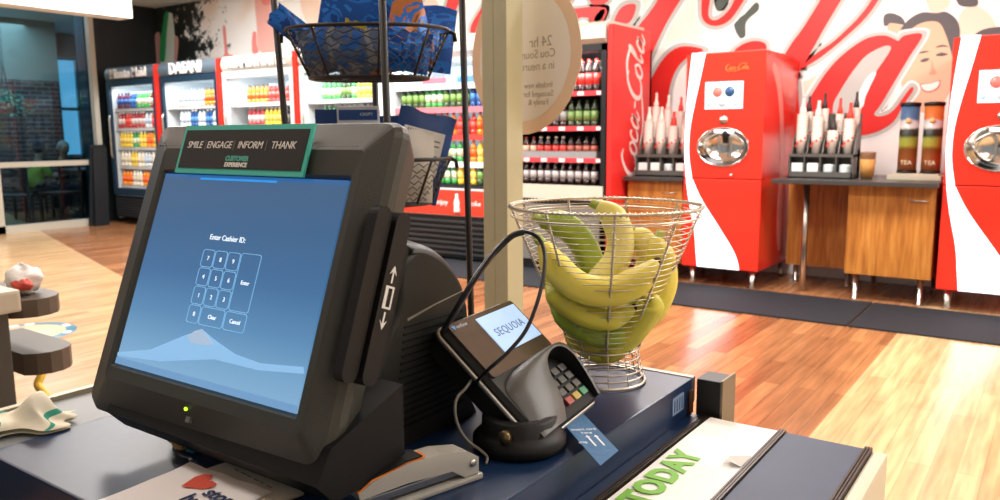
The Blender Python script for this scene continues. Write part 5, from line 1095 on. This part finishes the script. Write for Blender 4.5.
def banana(pts, rad, m, lb, tipside=True):
    P = smooth([bp(*p) for p in pts], 7, False); n = len(P); o = thing('banana', lb, 'banana', P[n//2], 0, 'bananas in the wire basket'); off = P[n//2]
    mb = MB(); Q = [p-off for p in P]; k0 = max(2, int(n*.14)); rr = []
    for i in range(n):
        f = i/(n-1); rr.append(rad*(min(1, .38+.62*((f-.1)/.22)) if f > .1 else .38)*(1 if f < .78 else max(.3, 1-((f-.78)/.22)**1.6*.72)))
    # slightly five-sided section
    T = []; vs = []; N5 = 15; u = None
    for i in range(k0, n):
        d = (Q[min(i+1, n-1)]-Q[i-1]).normalized(); u = (u-d*u.dot(d)).normalized() if u else d.orthogonal().normalized(); w = d.cross(u)
        for k in range(N5): a = 2*math.pi*k/N5; q = rr[i]*(1+.055*math.cos(5*a)); vs.append(Q[i]+(u*math.cos(a)+w*math.sin(a))*q)
    c = (n-k0); mb.add(vs, [(i*N5+k, i*N5+(k+1) % N5, (i+1)*N5+(k+1) % N5, (i+1)*N5+k) for i in range(c-1) for k in range(N5)], True); mb.f.append(tuple(range(N5))[::-1]); mb.mi.append(0); mb.sm.append(False)
    mb.build('flesh', m, o); MB().tube(Q[:k0+1], [rad*.34]*(k0)+[rad*.40], 8).build('stem', STM if m is not BYG else m, o)
    MB().sph(Q[-1], rr[-1]*1.15, 6).build('tip', TIP, o)
banana([(533,217,.035),(546,221,.04),(566,226,.045),(583,243,.045),(593,268,.04),(594,282,.03)], .021, BG, 'green banana at the back left of the wire basket')
banana([(591,203,.03),(600,207,.025),(614,218,.02),(621,240,.015),(616,262,.01),(598,282,0),(582,292,-.01)], .0205, BPL, 'pale yellow banana with its stem poking above the basket rim')
banana([(536,236,-.035),(545,248,-.05),(556,268,-.06),(580,288,-.068),(612,292,-.07),(640,280,-.066),(657,262,-.055)], .0215, BY, 'long yellow banana sweeping across the front of the basket')
banana([(629,228,.03),(634,233,.03),(645,244,.025),(650,262,.015),(640,284,.01),(622,296,.01)], .0195, BPL, 'yellow banana with a brown bruise right of centre in the basket')
banana([(661,232,.01),(657,244,.0),(661,262,-.005),(662,285,-.01),(651,310,-.015),(636,328,-.02)], .021, BY, 'yellow banana standing against the right side of the basket')
banana([(640,296,-.055),(650,300,-.05),(648,310,-.045),(632,332,-.035),(612,350,-.03),(600,360,-.025)], .0195, BYG, 'yellow-green banana curving down at the lower right of the basket')
banana([(545,280,-.02),(552,288,-.03),(562,300,-.045),(585,315,-.055),(612,318,-.055),(634,308,-.05)], .0185, BYG, 'yellow-green banana just under the long front banana')
banana([(549,298,-.005),(556,306,-.015),(570,322,-.03),(592,334,-.04),(615,336,-.04),(628,330,-.035)], .0165, BG, 'green-tinged banana third down at the front of the basket')
banana([(566,324,.01),(572,332,.0),(582,344,-.015),(598,352,-.022),(614,352,-.02)], .0165, BYG, 'short yellow-green banana at the bottom of the basket')
banana([(560,262,.03),(566,276,.03),(572,296,.02),(582,316,.015),(596,330,.015),(612,338,.015)], .018, BYG, 'banana buried in the middle left of the basket')
banana([(650,268,.04),(648,285,.04),(640,305,.035),(626,322,.03),(610,334,.03)], .018, BG, 'green banana buried behind on the right of the basket')
